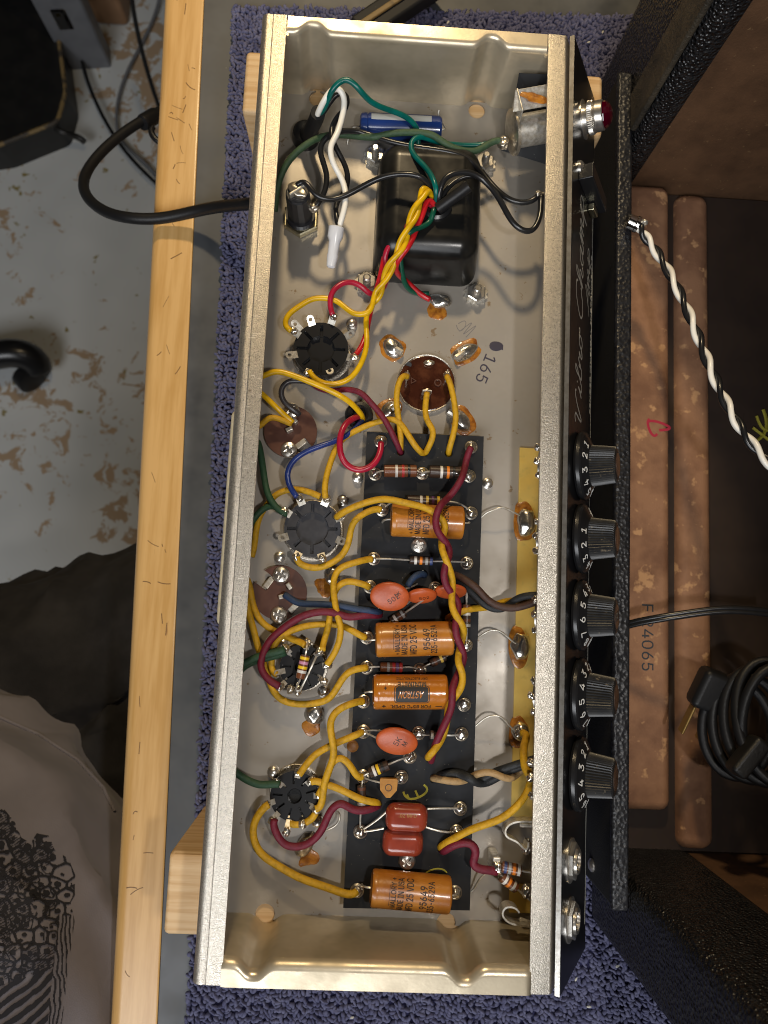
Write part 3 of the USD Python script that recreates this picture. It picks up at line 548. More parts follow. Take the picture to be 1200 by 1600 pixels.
zc = -.085
cordp = [U(470,330,-.062), U(430,318,-.068), U(385,319,-.082), U(320,327,-.104), U(250,341,-.112), U(200,340,-.114), U(160,328,-.125), U(134,303,-.137), U(133,275,-.148), U(152,245,-.158), U(190,210,-.170), U(232,183,-.182), U(262,168,-.195)]
pc.part('cord', tube(cordp, .0033, 14), 'rubber_black')
pc.part('cord', tube([p+[0,0,-.002], p+[.002,-.004,-.012], p+[.003,-.012,-.02], U(470,330,-.062)], .0033, 12), 'rubber_black', 'cord below the chassis floor'); pc.done()
cc = Thing('cord_clamp', 'black plastic clamp holding the cord beside the bench edge', 'clamp'); q = U(233,186,-.182); d_ = (U(262,168,-.195)-U(200,205,-.172)); d_ /= np.linalg.norm(d_)
cc.part('collar', lathe([(-.008,.0048),(-.006,.0054),(.006,.0054),(.008,.0048)], q, d_, 20), 'black_plastic'); cc.part('hook', tube([q+[.003,-.006,0], q+[.004,-.013,.001], q+[.010,-.017,0], q+[.016,-.012,-.001]], .0022, 10), 'black_plastic'); cc.done()
sc = Thing('wire_splice_cap', 'translucent white crimp cap joining the white and black wires', 'splice cap'); a_, b_ = P(526,354,21), P(517,419,16); d_ = b_-a_; L = np.linalg.norm(d_)
sc.part('cap', lathe([(0,.0031),(.0004,.0036),(L*.26,.0035),(L*.36,.0026),(L*.66,.0024),(L*.70,.0026),(L*.96,.0021),(L,.0012)], a_, d_, 20), 'clear_plastic', smooth=30); sc.done()
bc = Thing('blue_capacitor', 'blue axial electrolytic capacitor with a white label by the far wall', 'capacitor')
a_, b_ = P(562,197,7.5), P(689,203,7.5); d_ = b_-a_; L = np.linalg.norm(d_); ux = d_/L; rC = .0062
bc.part('body', lathe([(0,rC*.72),(L*.02,rC*.93),(L*.06,rC),(L*.09,rC),(L*.10,rC*.94),(L*.12,rC),(L*.97,rC),(L,rC*.86)], a_, d_, 32), 'cap_blue')
lab = []; uy = np.cross([0,0,1], ux); uy /= np.linalg.norm(uy); uz = np.cross(ux, uy)
for x_, y_, w_, mname in ((.5,.0,1,'label_white'),):
    n1 = 9; th = np.radians(np.linspace(-4, 30, n1)); v = [a_ + ux*L*f_ + (uy*math.sin(t_)+uz*math.cos(t_))*(rC*1.012) for f_ in (.14,.87) for t_ in th]; f = [x for i in range(n1-1) for x in ((i, i+1, n1+i+1), (i, n1+i+1, n1+i))]; lab = T(v, f)
bc.part('label', lab, 'label_white', smooth=True)
bc.part('lead', tube([b_, b_+ux*.002+[0,.001,0], P(690,190,8), P(686,172,10)], .0004, 7), 'tin'); bc.part('lead', tube([a_, P(552,200,5), P(545,215,3), P(543,226,1)], .0005, 7), 'tin'); bc.done()
# ================================================================== circuit board
HB = 7.0
whole = [(626,706),(663,707),(701,708),(592,957),(662,897),(673,1184),(590,1257),(690,1326),(678,1217),(712,905),(700,967)]
bp = Polygon([(-.0137,-.1848),(.0404,-.1842),(.0404,.0228),(-.0136,.0220)])
bh = [circ(*P(x, y, HB)[:2], .0019, 12) for x, y in whole]
cb = Thing('circuit_board', 'black fibre eyelet board carrying the capacitors and resistors', 'circuit board')
cb.part('board', prism(bp.difference(unary_union(bh)), -DZ+(HB-2.4)*1e-3, -DZ+HB*1e-3), 'fibre_board', smooth=False)
def SJ(px, py, s=1.): 
    p = P(px, py, HB); k = cb.part('eyelet', lathe([(-.0002,.0030),(.0005,.0030),(.0009,.0024),(.0007,.0018)], p, n=18), 'solder_dull')
    cb.part('solder', blob(p+[0,0,.0004], .0024*s, .0024*s, .0024*s, .18), 'solder', parent=k, smooth=True)
for x, y in ((736,699),(595,690),(586,741),(660,740),(733,744),(597,797),(736,802),(584,873),(729,880),(578,917),(680,919),(573,996),(573,1043),(656,1046),(568,1096),(725,1101),(568,1143),(654,1145),(721,1147),(640,1182),(567,1213),(627,1214),(563,1299),(719,1263),(713,1299),(558,1391),(711,1394),(728,1008)): SJ(x, y)
p = P(551,1166,HB); cb.part('eyelet', lathe([(0,.0026),(.0006,.0022),(.0010,.0012)], p, n=16), 'cap_end', 'empty coppery eyelet')
def screw(px, py, h, par, r=.0037, a=.5):
    p = P(px, py, h+1.5); p[2] = -DZ+h*1e-3
    head = Manifold.revolve(manifold3d.CrossSection([[(0,0),(r,0),(r,.0006),(r*.86,.0013),(r*.5,.0018),(0,.0020)]]), 28)
    for k in (0, 90): head = head - Manifold.cube((r*1.25, r*.36, .0036), True).rotate((0,0,k)).translate((0,0,.0021))
    par.part('screw', fromM(head.rotate((0,0,math.degrees(a))).translate(tuple(p))), 'nickel', smooth=25)
screw(655, 852, HB, cb); screw(636, 1347, HB, cb, .0037, 1.)
zz = -DZ+HB*1e-3+.00003
def bstroke(pts, r): 
    m = tube([[*P(x, y, HB)[:2], zz] for x, y in pts], r, 5, step=.0006); return T(m.vertices*[1,1,.15] + [0,0,zz*.85], m.faces)
cb.part('chalk_mark', cat(bstroke([(630,1237),(639,1248),(654,1246),(667,1236),(662,1226)], .0005), bstroke([(639,1248),(636,1241)], .0005), bstroke([(654,1246),(649,1235)], .0005)), 'chalk_yellow', 'yellow crayon letter E')
cb.part('chalk_mark', bstroke([(664,1366),(675,1359),(690,1358),(698,1364)], .00035), 'chalk_yellow', 'faint yellow crayon arc')
for sx, sy in ((-.008,-.16),(-.008,-.05),(.034,-.16),(.034,-.05),(.015,.008)): cb.part('standoff', cyl((sx, sy, -DZ), (sx, sy, -DZ+.0047), .003, 12), 'nickel')
cb.done()
# big orange capacitors
RC = .0074
def curved(m, r, L, axis_rot):
    """Text in (u, v): u along the can, v round it, laid on a can whose axis is +x; v = 0 is on top."""
    m = subdiv(m, .0009); v = m.vertices; th = v[:,1]/r; rad = r + .00003 + v[:,2]
    return T(np.c_[v[:,0], rad*np.sin(th), rad*np.cos(th)], m.faces)
def turned(s, h, u, wid=None, bold=True):                      # text that runs round the can, tops towards its left end
    m = text(s, h, .00005, bold); v = m.vertices.copy()
    if wid: v[:,0] *= wid/(2*v[:,0].max())
    return T(np.c_[u - v[:,1], v[:,0], v[:,2]], m.faces)
def big_cap(label, L, brand):
    c = Thing('orange_capacitor', label, 'capacitor', 'orange tubular capacitors lying across the board' if not brand else None, base=np.eye(4))
    c.part('body', lathe([(-L/2,RC*.80),(-L/2+.0002,RC*.95),(-L/2+.0010,RC),(-L/2+.0022,RC),(-L/2+.0026,RC*.985),(-L/2+.0030,RC),(L/2-.001,RC),(L/2-.0002,RC*.95),(L/2,RC*.80)], (0,0,0), (1,0,0), 44), 'cap_orange_bright' if brand else 'cap_orange', smooth=35)
    c.part('end_seal', lathe([(-L/2-.0002,RC*.78),(-L/2+.0001,RC*.70)], (0,0,0), (1,0,0), 30), 'cap_end'); c.part('end_seal', lathe([(L/2-.0001,RC*.70),(L/2+.0002,RC*.78)], (0,0,0), (1,0,0), 30), 'cap_end')
    if brand:
        ms = []
        def flip(s, h, u0, v0, wid, bold=True, tgt=None):
            m = text(s, h, .00005, bold); v = m.vertices.copy(); v[:,0] *= wid/(2*v[:,0].max()); (ms if tgt is None else tgt).append(curved(T(np.c_[u0-v[:,0], v0-v[:,1], v[:,2]], m.faces), RC, L, 0))
        flip('MINIMITE', .0024, .0005, .0052, .0122, True); flip('DRY ELECTROLYTIC', .0013, .0005, .0077, .0134)
        flip('FOR 85°C OPER.', .0022, .0, -.0052, .0172); flip('+', .0024, -.0113, -.0050, .0020, True); flip('–', .0024, .0118, -.0050, .0028, True); flip('+', .0020, -.0108, .0032, .0016, True)
        c.part('lettering', cat(ms), 'ink_black', 'upside down black printing')
        sh = sbox(-.0060,-.0023,.0060,.0023).buffer(.0009, 6); b0 = T(*(lambda m: (np.c_[m.vertices[:,0]+.0003, m.vertices[:,1]-.0003, m.vertices[:,2]], m.faces))(prism(sh, 0, .00004)))
        c.part('emblem', curved(b0, RC, L, 0), 'ink_black', 'black oblong emblem'); k = len(c.parts)-1
        rg = prism(sbox(-.0060,-.0023,.0060,.0023).buffer(.0015, 6).difference(sbox(-.0060,-.0023,.0060,.0023).buffer(.0012, 6)), 0, .00004); rg.vertices = rg.vertices + [.0003,-.0003,0]; c.part('emblem_ring', curved(rg, RC, L, 0), 'ink_black', parent=k)
        e = []; m = text('ASTRON', .0028, .00003, True); v = m.vertices.copy(); v[:,0] *= .0103/(2*v[:,0].max()); v[:,0] += v[:,1]*.25; e.append(curved(T(np.c_[.0003-v[:,0], .0011-v[:,1], v[:,2]+.00006], m.faces), RC, L, 0))
        c.part('emblem_text', cat(e), 'cap_orange_bright', parent=k)
    else:
        ms = [curved(turned(s, h, u*L, w), RC, L, 0) for s, h, u, w in (('+ MALLORY +', .0020, -.20, .0150), ('MADE IN USA', .0023, -.105, .0150), ('MFD 25 VDC', .0027, .015, .0150), ('95649', .0027, .185, .0098), ('235-6529A', .0024, .275, .0140))]
        ms.append(curved(T(*(lambda m: (m.vertices, m.faces))(box(-.20*L-.0026, -.20*L-.0024, -.0042, .0042, 0, .00004))), RC, L, 0))
        c.part('lettering', cat(ms), 'ink_brown', 'dark printed lettering round the can')
    for sg in (-1, 1):
        c.part('lead', tube([(sg*(L/2-.001),0,0),(sg*(L/2+.0018),0,0),(sg*(L/2+.0032),.0004*sg,-.002),(sg*(L/2+.0036),.0008*sg,-.0052)], .00045, 7), 'tin')
    return c
cdefs = [((611,812),(723,817),'orange tubular capacitor nearest the can socket, crossed by a red and a yellow wire',None),((587,1000),(707,997),'orange tubular capacitor between the disc capacitors and the lettered emblem capacitor',None),((583,1081),(698,1081),'glossy orange capacitor with a black oblong emblem printed upside down',1),((580,1387),(703,1398),'orange tubular capacitor at the foot of the board beside the end wall',None)]
proto_c = None
for (a0, a1, lab, brand) in cdefs:
    A, B_ = P(*a0, HB+RC*1e3+.2), P(*a1, HB+RC*1e3+.2); L = np.linalg.norm(B_-A); ux = (B_-A)/L; uy = np.cross([0,0,1], ux); uy /= np.linalg.norm(uy); BM = mtx((A+B_)/2, ux, uy, np.cross(ux, uy))
    if brand or proto_c is None:
        c = big_cap(lab, L, brand)
        c.done(); UsdGeom.Xformable(stage.GetPrimAtPath(c.path)).GetOrderedXformOps()[0].Set(Gf.Matrix4d(*(BM + np.array([[0,0,0,0],[0,0,0,0],[0,0,0,OZ],[0,0,0,0]])).T.ravel().tolist()))
        if not brand: proto_c = c; L0 = L
    else:
        k = BM.copy(); k[:3,0] *= L/L0; copy(proto_c, k, label=lab)
# resistors
def resistor(a, b_, r, body, bands, label, lead=(), h=None, ends=None):
    """a, b_: (px, py, mm) of the body's two ends; bands: (place along, colour); lead: extra lead polylines."""
    A, B_ = P(*a), P(*b_); d_ = B_-A; L = np.linalg.norm(d_); R_ = Thing('resistor', label, 'resistor', None)
    R_.part('body', lathe([(0,r*.9),(.0003,r),(L-.0003,r),(L,r*.9)], A, d_, 20), body, smooth=30)
    for f_, cn in bands: R_.part('band', lathe([(L*f_-.0006, r*1.004),(L*f_-.00055, r*1.02),(L*f_+.00055, r*1.02),(L*f_+.0006, r*1.004)], A, d_, 20), 'band_' + cn, smooth=30)
    for l in lead: R_.part('lead', tube([P(*q) for q in l], .00045, 7), 'tin')
    R_.done()
h1 = HB+3.2
resistor((600,736,h1),(651,736,h1), .0028, 'resistor_brown', ((.38,'silver'),(.58,'red'),(.76,'black')), 'brown resistor at the head of the board touching the red loop', (((586,741,HB+2),(592,737,h1),(601,736,h1)),((650,736,h1),(656,737,h1),(660,740,HB+2))))
resistor((671,737,h1),(722,739,h1), .0028, 'resistor_dark', ((.36,'white'),(.56,'orange'),(.74,'black'),(.95,'brown')), 'dark resistor with a bold orange band at the head of the board', (((660,740,HB+2),(666,737,h1),(672,737,h1)),((721,739,h1),(728,740,h1),(733,744,HB+2))))
resistor((636,782,HB+2.6),(690,784,HB+2.6), .0024, 'resistor_dark', ((.40,'silver'),(.58,'gold'),(.74,'purple'),(.90,'yellow')), 'dark resistor tucked behind the first orange capacitor', (((597,797,HB+1),(615,784,HB+2.6),(637,782,HB+2.6)),((689,784,HB+2.6),(720,788,HB+2.6),(736,802,HB+1))))
resistor((640,875,HB+2.6),(675,877,HB+2.6), .0018, 'resistor_dark', ((.26,'white'),(.50,'orange'),(.75,'grey'),(.96,'blue')), 'thin resistor hung straight between two long bare leads', (((584,873,HB+2),(600,873,HB+2.4),(641,875,HB+2.6)),((674,877,HB+2.6),(700,877,HB+2.4),(735,879,HB+2))))
resistor((611,971,HB+2.4),(633,957,HB+2.6), .0019, 'resistor_dark', ((.3,'silver'),(.6,'brown'),(.8,'grey')), 'slanted dark resistor under the orange disc capacitors', (((632,958,HB+2.6),(645,949,HB+4),(662,937,HB+6)),((612,970,HB+2.4),(604,976,HB+2),(598,985,HB))))
resistor((729,944,HB+3),(729,981,HB+3), .0018, 'resistor_dark', ((.1,'brown'),(.42,'silver'),(.68,'brown'),(.9,'grey')), 'resistor standing lengthways at the right edge of the board', (((729,926,HB+4),(729,935,HB+3),(729,945,HB+3)),((729,980,HB+3),(729,996,HB+2),(728,1008,HB+1))))
resistor((594,1042,HB+2.6),(629,1043,HB+2.6), .0021, 'resistor_brown', ((.36,'grey'),(.60,'red'),(.76,'purple'),(.92,'red')), 'brown and maroon resistor just above the emblem capacitor', (((573,1043,HB+2),(583,1042,HB+2.6),(595,1042,HB+2.6)),((628,1043,HB+2.6),(645,1043,HB+2.6),(656,1047,HB+1))))
resistor((673,1037,HB+3),(696,1026,HB+3), .0018, 'resistor_dark', ((.3,'brown'),(.7,'gold')), 'dark slanted resistor under the twisted red and yellow wires', (((656,1046,HB+1),(664,1041,HB+3),(674,1036,HB+3)),((695,1027,HB+3),(702,1022,HB+3),(710,1014,HB+2))))
resistor((477,1024,16),(469,1060,16), .0020, 'resistor_brown', ((.12,'yellow'),(.32,'pink'),(.52,'yellow'),(.70,'silver')), 'banded resistor lying across a small tube socket', (((480,1004,14),(479,1013,16),(477,1025,16)),((469,1059,16),(466,1068,14),(463,1078,12),(468,1079,12)),((494,1026,14),(482,1052,15.5),(469,1079,12))))
resistor((671,1148,HB+2.4),(690,1148,HB+2.4), .0018, 'resistor_dark', ((.2,'white'),(.9,'red')), 'small dark resistor crossed by the twisted wires at their lower end', (((654,1146,HB+1),(663,1148,HB+2.4),(672,1148,HB+2.4)),((689,1148,HB+2.4),(705,1149,HB+2.4),(721,1147,HB+1))))
resistor((577,1208,HB+4),(607,1195,HB+4), .0022, 'resistor_dark', ((.26,'white'),(.46,'yellow'),(.70,'black')), 'slanted resistor with a yellow band beside the little mustard capacitor', (((567,1213,HB+2),(572,1210,HB+4),(578,1207,HB+4)),((606,1195,HB+4),(622,1188,HB+4),(640,1182,HB+2))))
resistor((565,1227,HB+3),(565,1260,HB+3), .0019, 'resistor_dark', ((.15,'brown'),(.7,'gold'),(.85,'silver')), 'resistor standing lengthways at the left edge of the board', (((567,1213,HB+2),(566,1221,HB+3),(565,1228,HB+3)),((565,1259,HB+3),(563,1280,HB+2.4),(563,1298,HB+1))))
resistor((784,1354,15),(814,1360,16), .0023, 'resistor_brown', ((.18,'blue'),(.40,'grey'),(.64,'orange'),(.88,'silver')), 'banded resistor at the input jacks pointing towards the panel', (((777,1353,14),(784,1354,15)),((813,1360,16),(835,1364,16))))
resistor((783,1369,14),(807,1388,14), .0022, 'resistor_brown', ((.25,'white'),(.48,'orange'),(.76,'silver')), 'banded resistor at the input jacks slanting towards the end wall', (((777,1357,14),(784,1369,14)),((806,1387,14),(816,1396,14),(835,1412,15))))
jl = Thing('solder_lug', 'bright folded solder lug where two banded resistors meet', 'solder lug'); q = P(776,1350,13); jl.part('lug', rbox(q[0]-.0018,q[0]+.0018,q[1]-.0030,q[1]+.0030,q[2]-.012,q[2]+.0008,.0006), 'tin'); jl.part('solder', blob(P(778,1356,14), .0022,.0026,.002,.3,flat=False), 'solder', smooth=True); jl.done()
# disc, dipped and mica capacitors
def disc(px, py, h, ra, rb, th, tilt, name, label, m, leads, mark=None, yaw=0., cat_='capacitor'):
    c = P(px, py, h); d_ = Thing(name, label, cat_); ms = trimesh.creation.icosphere(4); v = ms.vertices.copy(); v = np.sign(v)*np.abs(v)**[1,1,.75]; v *= [ra, rb, th]
    R_ = rotz(yaw, c) @ mtx((0,0,0), (1,0,0), (0,math.cos(tilt),math.sin(tilt)), (0,-math.sin(tilt),math.cos(tilt)))
    d_.part('body', xf(T(v, ms.faces), R_), m, smooth=True)
    if mark:
        tx_ = cat([xf(text(s_, hh, .00006), mtx((x_, y_, th*.93), (math.cos(a_), math.sin(a_), 0), (-math.sin(a_), math.cos(a_), 0), (0,0,1))) for s_, hh, x_, y_, a_ in mark]); vv = tx_.vertices.copy()
        rr_ = np.clip(1-(vv[:,0]/ra)**2-(vv[:,1]/rb)**2, 0.05, 1)**.375; vv[:,2] = th*rr_ + .00004 + (vv[:,2]-th*.93); d_.part('marking', xf(T(vv, tx_.faces), R_), 'ink_brown')
    for l in leads: d_.part('lead', tube([P(*q) for q in l], .0004, 7), 'tin')
    d_.done()
disc(609,932,HB+9,.0086,.0066,.0021,.35,'disc_capacitor','largest orange ceramic disc capacitor, by the blue wire stub','disc_orange',(((585,917,HB+2),(590,922,HB+5),(597,928,HB+8)),((627,922,HB+8),(640,918,HB+5),(652,912,HB+1))),(('502',.0022,.0022,-.0012,.7),('1K',.0018,.0036,.0012,.7)),-.05)
disc(659,931,HB+6,.0066,.0052,.0019,1.0,'disc_capacitor','middle orange disc capacitor of the row of three, standing nearly on edge','disc_orange',(((680,919,HB+2),(676,924,HB+5),(670,929,HB+6)),((645,935,HB+5),(640,940,HB+2),(636,944,HB))),(('502',.0018,.0008,0,.1),),.08)
disc(704,924,HB+6,.0071,.0054,.0019,1.05,'disc_capacitor','rightmost orange disc capacitor of the row of three, behind the twisted wires','disc_orange',(((680,919,HB+2),(685,922,HB+5),(692,926,HB+6)),((722,922,HB+6),(729,926,HB+4),(729,936,HB+3))))
disc(620,1158,HB+8,.0090,.0064,.0020,.4,'disc_capacitor','lone orange disc capacitor below the emblem capacitor','disc_orange',(((568,1143,HB+2),(585,1141,HB+4),(600,1143,HB+7)),((568,1143,HB+2),(580,1149,HB+5),(592,1155,HB+8)),((654,1145,HB+2),(648,1147,HB+5),(642,1150,HB+8))),(('5K',.0024,.0012,.0006,1.2),('M',.0020,.0042,.0,1.2)),-.12)
def pillow(q, label, leads):
    (x0,y0),(x1,y1),h = q[0], q[1], q[2]; a = P(x0, y1, h); b_ = P(x1, y0, h); d_ = Thing('dipped_capacitor', label, 'capacitor')
    d_.part('body', rbox(a[0], b_[0], a[1], b_[1], a[2]-.0072, a[2]+.0012, .0040, 24), 'dipped_red', smooth=60)
    if h > 14: d_.part('marking', cat([xf(text('.02 MFD', .0014, .00005), mtx(((a[0]+b_[0])/2, (a[1]+b_[1])/2+.001, a[2]+.00121), (1,0,0), (0,1,0), (0,0,1)))]), 'ink_gold')
    for l in leads: d_.part('lead', tube([P(*z) for z in l], .00045, 7), 'tin')
    d_.done()
pillow(((602,1259),(670,1301),HB+8.5), 'dark red dipped capacitor, upper of the two stacked together', (((604,1268,HB+5),(585,1284,HB+3),(563,1298,HB+1)),((668,1264,HB+5),(690,1263,HB+4),(719,1263,HB+1.5))))
pillow(((597,1298),(663,1340),HB+6.5), 'dark red dipped capacitor, lower of the two stacked together', (((600,1294,HB+4),(585,1297,HB+3),(563,1300,HB+1)),((662,1291,HB+4),(690,1299,HB+4),(713,1300,HB+1.5))))
mc = Thing('mica_capacitor', 'tiny mustard coloured teardrop capacitor beside the yellow letter', 'capacitor'); c = P(607,1230,HB+5)
sh = Polygon([(c[0]-.0032,c[1]+.0030),(c[0]+.0032,c[1]+.0030),(c[0]+.0030,c[1]-.0008),(c[0]+.0006,c[1]-.0036),(c[0]-.0006,c[1]-.0036),(c[0]-.0030,c[1]-.0008)]).buffer(.0006, 4)
mc.part('body', prism(sh, c[2]-.0014, c[2]+.0008), 'mustard', smooth=40); mc.part('marking', xf(fromM(Manifold.revolve(manifold3d.CrossSection([[(.0012,0),(.0015,0),(.0015,.00006),(.0012,.00006)]]), 20)), mtx(c+[0,0,.00082], (1,0,0), (0,1,0), (0,0,1))), 'ink_brown')
mc.part('lead', tube([P(567,1214,HB+2), P(580,1219,HB+4), P(596,1223,HB+5)], .0004, 7), 'tin'); mc.part('lead', tube([P(618,1222,HB+5), P(624,1218,HB+3), P(627,1214,HB+1)], .0004, 7), 'tin'); mc.done()
# ================================================================== tube sockets
def lug(cx, cy, z, ang, r0, length, wid, rise, hole=True, th=.0004):
    sh = sbox(0, -wid/2, length-wid/2, wid/2).union(Point(length-wid/2, 0).buffer(wid/2, 5))
    if hole: sh = sh.difference(Point(length-wid*.62, 0).buffer(wid*.26, 4))
    m = prism(sh, -th/2, th/2); ca, sa = math.cos(ang), math.sin(ang); cr, sr = math.cos(rise), math.sin(rise)
    return xf(m, mtx((cx+r0*ca, cy+r0*sa, z), (ca*cr, sa*cr, sr), (-sa, ca, 0), (-ca*sr, -sa*sr, cr)))
def socket(px, py, R_, h, post, slots, lugs, label, small=False):
    p = P(px, py, h); x, y = p[0], p[1]; s_ = Thing('tube_socket', label, 'tube socket', 'black tube sockets along the left side')
    s_.part('flange', lathe([(0,R_+.0011),(.0006,R_+.0011),(.0010,R_+.0006)], (x,y,-DZ), n=36), 'steel_rail')
    bd = Manifold.cylinder(h*1e-3-.0005, R_, R_*.985, 56).translate((x,y,-DZ+.0005))
    n = len(slots)
    for a in slots: bd = bd - Manifold.cube((R_*.40, .0009 if small else .0015, .0040), True).translate((R_*.68,0,0)).rotate((0,0,math.degrees(a))).translate((x,y,-DZ+h*1e-3))
    bd = bd - Manifold.cylinder(.0030, post*1.22, post*1.22, 36).translate((x,y,-DZ+h*1e-3-.0022))
    s_.part('body', fromM(bd), 'grey_bakelite' if post > .0055 else 'black_plastic', smooth=25)
    if small: s_.part('centre_hole', cyl((x,y,-DZ+h*1e-3-.0026),(x,y,-DZ+h*1e-3-.0018), post, 20), 'black_felt')
    else: s_.part('centre_post', fromM(Manifold.revolve(manifold3d.CrossSection([[(0,.001),(post*.6,.001),(post*.66,.0026),(post*.8,.0030),(post*.8,.0034),(post,.0034),(post*1.05,.0028),(post*1.05,0),(0,0)]]), 36).translate((x,y,-DZ+h*1e-3-.0022))), 'post_black', smooth=30)
    for lx, ly, L, soldered in lugs:
        q = P(lx, ly, h+2); a = math.atan2(q[1]-y, q[0]-x); r1 = math.hypot(q[0]-x, q[1]-y)
        w = .0024 if small else .0034; Ln = L*1e-3
        k = s_.part('lug', lug(x, y, -DZ+h*1e-3-(.0010), a, r1-Ln*.5, Ln, w, .42 if not small else .55, not soldered), 'tin', smooth=False)
        if soldered: s_.part('solder', blob(np.array([x+(r1+Ln*.22)*math.cos(a), y+(r1+Ln*.22)*math.sin(a), -DZ+h*1e-3+Ln*.28]), .0019, .0016, .0015, .3, a, flat=False), 'solder_dull' if soldered == 2 else 'solder', parent=k, smooth=True)
    s_.done()
sl8 = [i*math.pi/4 + .02 for i in range(8)]
socket(501.5, 545, .0128, 9, .0052, sl8, ((463,519,7,1),(462,506,6,0),(486,501,7,0),(519,499,7,1),(545,522,7,0),(549,557,7,2),(515,577,5,0),(482,579,6,1),(457,553,8,0)), 'large black tube socket nearest the transformer')
socket(488, 826, .0128, 9, .0060, [a+.02 for a in sl8], ((449,801,7,2),(470,783,7,1),(508,784,7,2),(529,808,7,2),(531,844,7,0),(502,868,6,2),(465,866,6,1),(444,839,7,0)), 'large black tube socket between the two brown round strips')
s9 = [i*2*math.pi/9+.3 for i in range(9)]
def ring9(cx, cy, R_, gaps, n=9, a0=.2): return [(cx+R_*math.cos(a0+i*2*math.pi/n), cy-R_*math.sin(a0+i*2*math.pi/n), 6, 1 if i in gaps else (2 if i % 2 else 1)) for i in range(n)]
socket(472, 1043, .0100, 8.5, .0026, s9, ((449,1017,6,2),(479,1009,6,2),(496,1021,6,1),(508,1040,5,1),(502,1062,5,2),(466,1077,5,2),(441,1070,6,1),(437,1050,7,0),(455,1075,4,2)), 'small black tube socket with a banded resistor soldered across it', True)
socket(460, 1244, .0106, 8.5, .0026, s9, ((436,1226,6,1),(465,1211,6,1),(483,1223,6,2),(496,1245,6,1),(490,1264,6,2),(449,1293,8,1),(429,1278,7,1),(421,1256,7,1),(471,1286,4,2)), 'small black tube socket nearest the input jack end', True)
# filter can base
fc = Thing('can_capacitor', 'brown glossy base of a can capacitor with four soldered tabs', 'capacitor'); p = P(667, 597, 3); x, y = p[0], p[1]; R_ = .0138
fc.part('rim', fromM(Manifold.revolve(manifold3d.CrossSection([[(R_-.0006,0),(R_+.0003,0),(R_+.0002,.0014),(R_,.0018),(R_-.0004,.0016)]]), 48).translate((x,y,-DZ))), 'steel_rail')
fc.part('base', lathe([(.0,R_-.0005),(.0014,R_-.0005),(.0017,R_-.0014),(.0016,.004)], (x,y,-DZ), n=44), 'brown_glossy', smooth=30)
for tx_, ty_, bx, by, w, h, a in ((628,552,614,543,4.6,3.4,-.6),(712,560,727,549,5.4,3.0,.55),(625,634,610,640,4.6,3.0,.7),(700,643,720,656,5.4,3.2,-.85)):
    q, s2 = P(tx_, ty_, 2), P(bx, by, 1.5); q[2] = s2[2] = -DZ+.0012
    k = fc.part('tab', tube([q+[0,0,.0012], (q+s2)/2+[0,0,.0008], s2], .0016, 8), 'tin'); fc.part('solder', blob(s2-[0,0,.001], w*1.22e-3, h*1.22e-3, .0028, .14, a), 'solder', parent=k, smooth=True)
    fc.part('flux', splat(s2+(s2-q)*.16-[0,0,.0012], (w+2.2)*1.05e-3, (h+2.5)*1.05e-3, .0005, a), 'flux', parent=k, smooth=60)
for lx, ly, a in ((636,588,1.5),(667,612,0),(698,586,1.5)):
    q = P(lx, ly, 6.0); k = fc.part('terminal', xf(rbox(-.0022,.0022,-.0003,.0003,-.0046,.0022,.0002), rotz(a, q)), 'tin'); fc.part('solder', blob(q, .0020,.0014,.0018,.3,a,flat=False), 'solder_dull', parent=k, smooth=True)
q = P(670,567,2.6); fc.part('terminal', blob(q, .0026,.0014,.0012,.2), 'solder_dull', smooth=True)
for lx, ly in ((645,595),(684,598)): 
    q = P(lx, ly, 1.75); fc.part('cutout', fromM(Manifold.revolve(manifold3d.CrossSection([[(.0012,0),(.0018,0),(.0018,.0004),(.0012,.0004)]]), 12 if lx > 650 else 3).translate(tuple(q))), 'brown_phenolic')
fc.part('cutout', cyl(P(639,570,1.5), P(639,570,1.9), .0013, 14), 'black_plastic', 'small dark hole'); fc.done()
# brown wafers
def wafer(px, py, notch, screws, ends, label):
    p = P(px, py, 3.2); x, y = p[0], p[1]; w = Thing('terminal_wafer', label, 'terminal strip', 'brown round wafers at the left wall'); sh = Point(x, y).buffer(.0122, 24)
    for nx, ny, a, ln in notch:
        q = P(nx, ny, 3.2); sh = sh.difference(Polygon([(q[0]+u*math.cos(a)-v*math.sin(a), q[1]+u*math.sin(a)+v*math.cos(a)) for u, v in ((-.001,-.0034),(ln,-.0034),(ln,.0034),(-.001,.0034))]))
    w.part('disc', prism(sh, -DZ+.0016, -DZ+.0032), 'brown_phenolic', smooth=False)
    w.part('ring', lathe([(0,.0085),(.0016,.0085)], (x,y,-DZ), n=20), 'tin')
    for q in screws: screw(*q, 3.2, w, .0038, RNG.uniform(0,1.5))
    for q, d2 in ends:
        a = P(*q, 5.5); w.part('clip', xf(rbox(-.0016,.0016,-.0010,.0010,-.004,.0012,.0004), rotz(d2, a)), 'tin')
    for nx, ny, a, ln in notch:
        q = P(nx, ny, 2.4); w.part('tongue', xf(rbox(-.0026,.0026,-.0013,.0013,-.0005,.0010,.0003), rotz(a+1.57, q)), 'tin')
    w.done()
wafer(454, 674, ((470,694,-.85,.012),(446,650,2.5,.012)), ((451,702),(455,641)), (((452,671),.5),((460,657),-.7)), 'brown round wafer between the two large tube sockets, with yellow and black wires')
wafer(437, 926, ((420,911,2.55,.012),(459,949,-.75,.012)), ((439,898),(435,961)), (((441,932),.3),((452,916),-.9)), 'brown round wafer held by two cross head screws, with a blue wire')
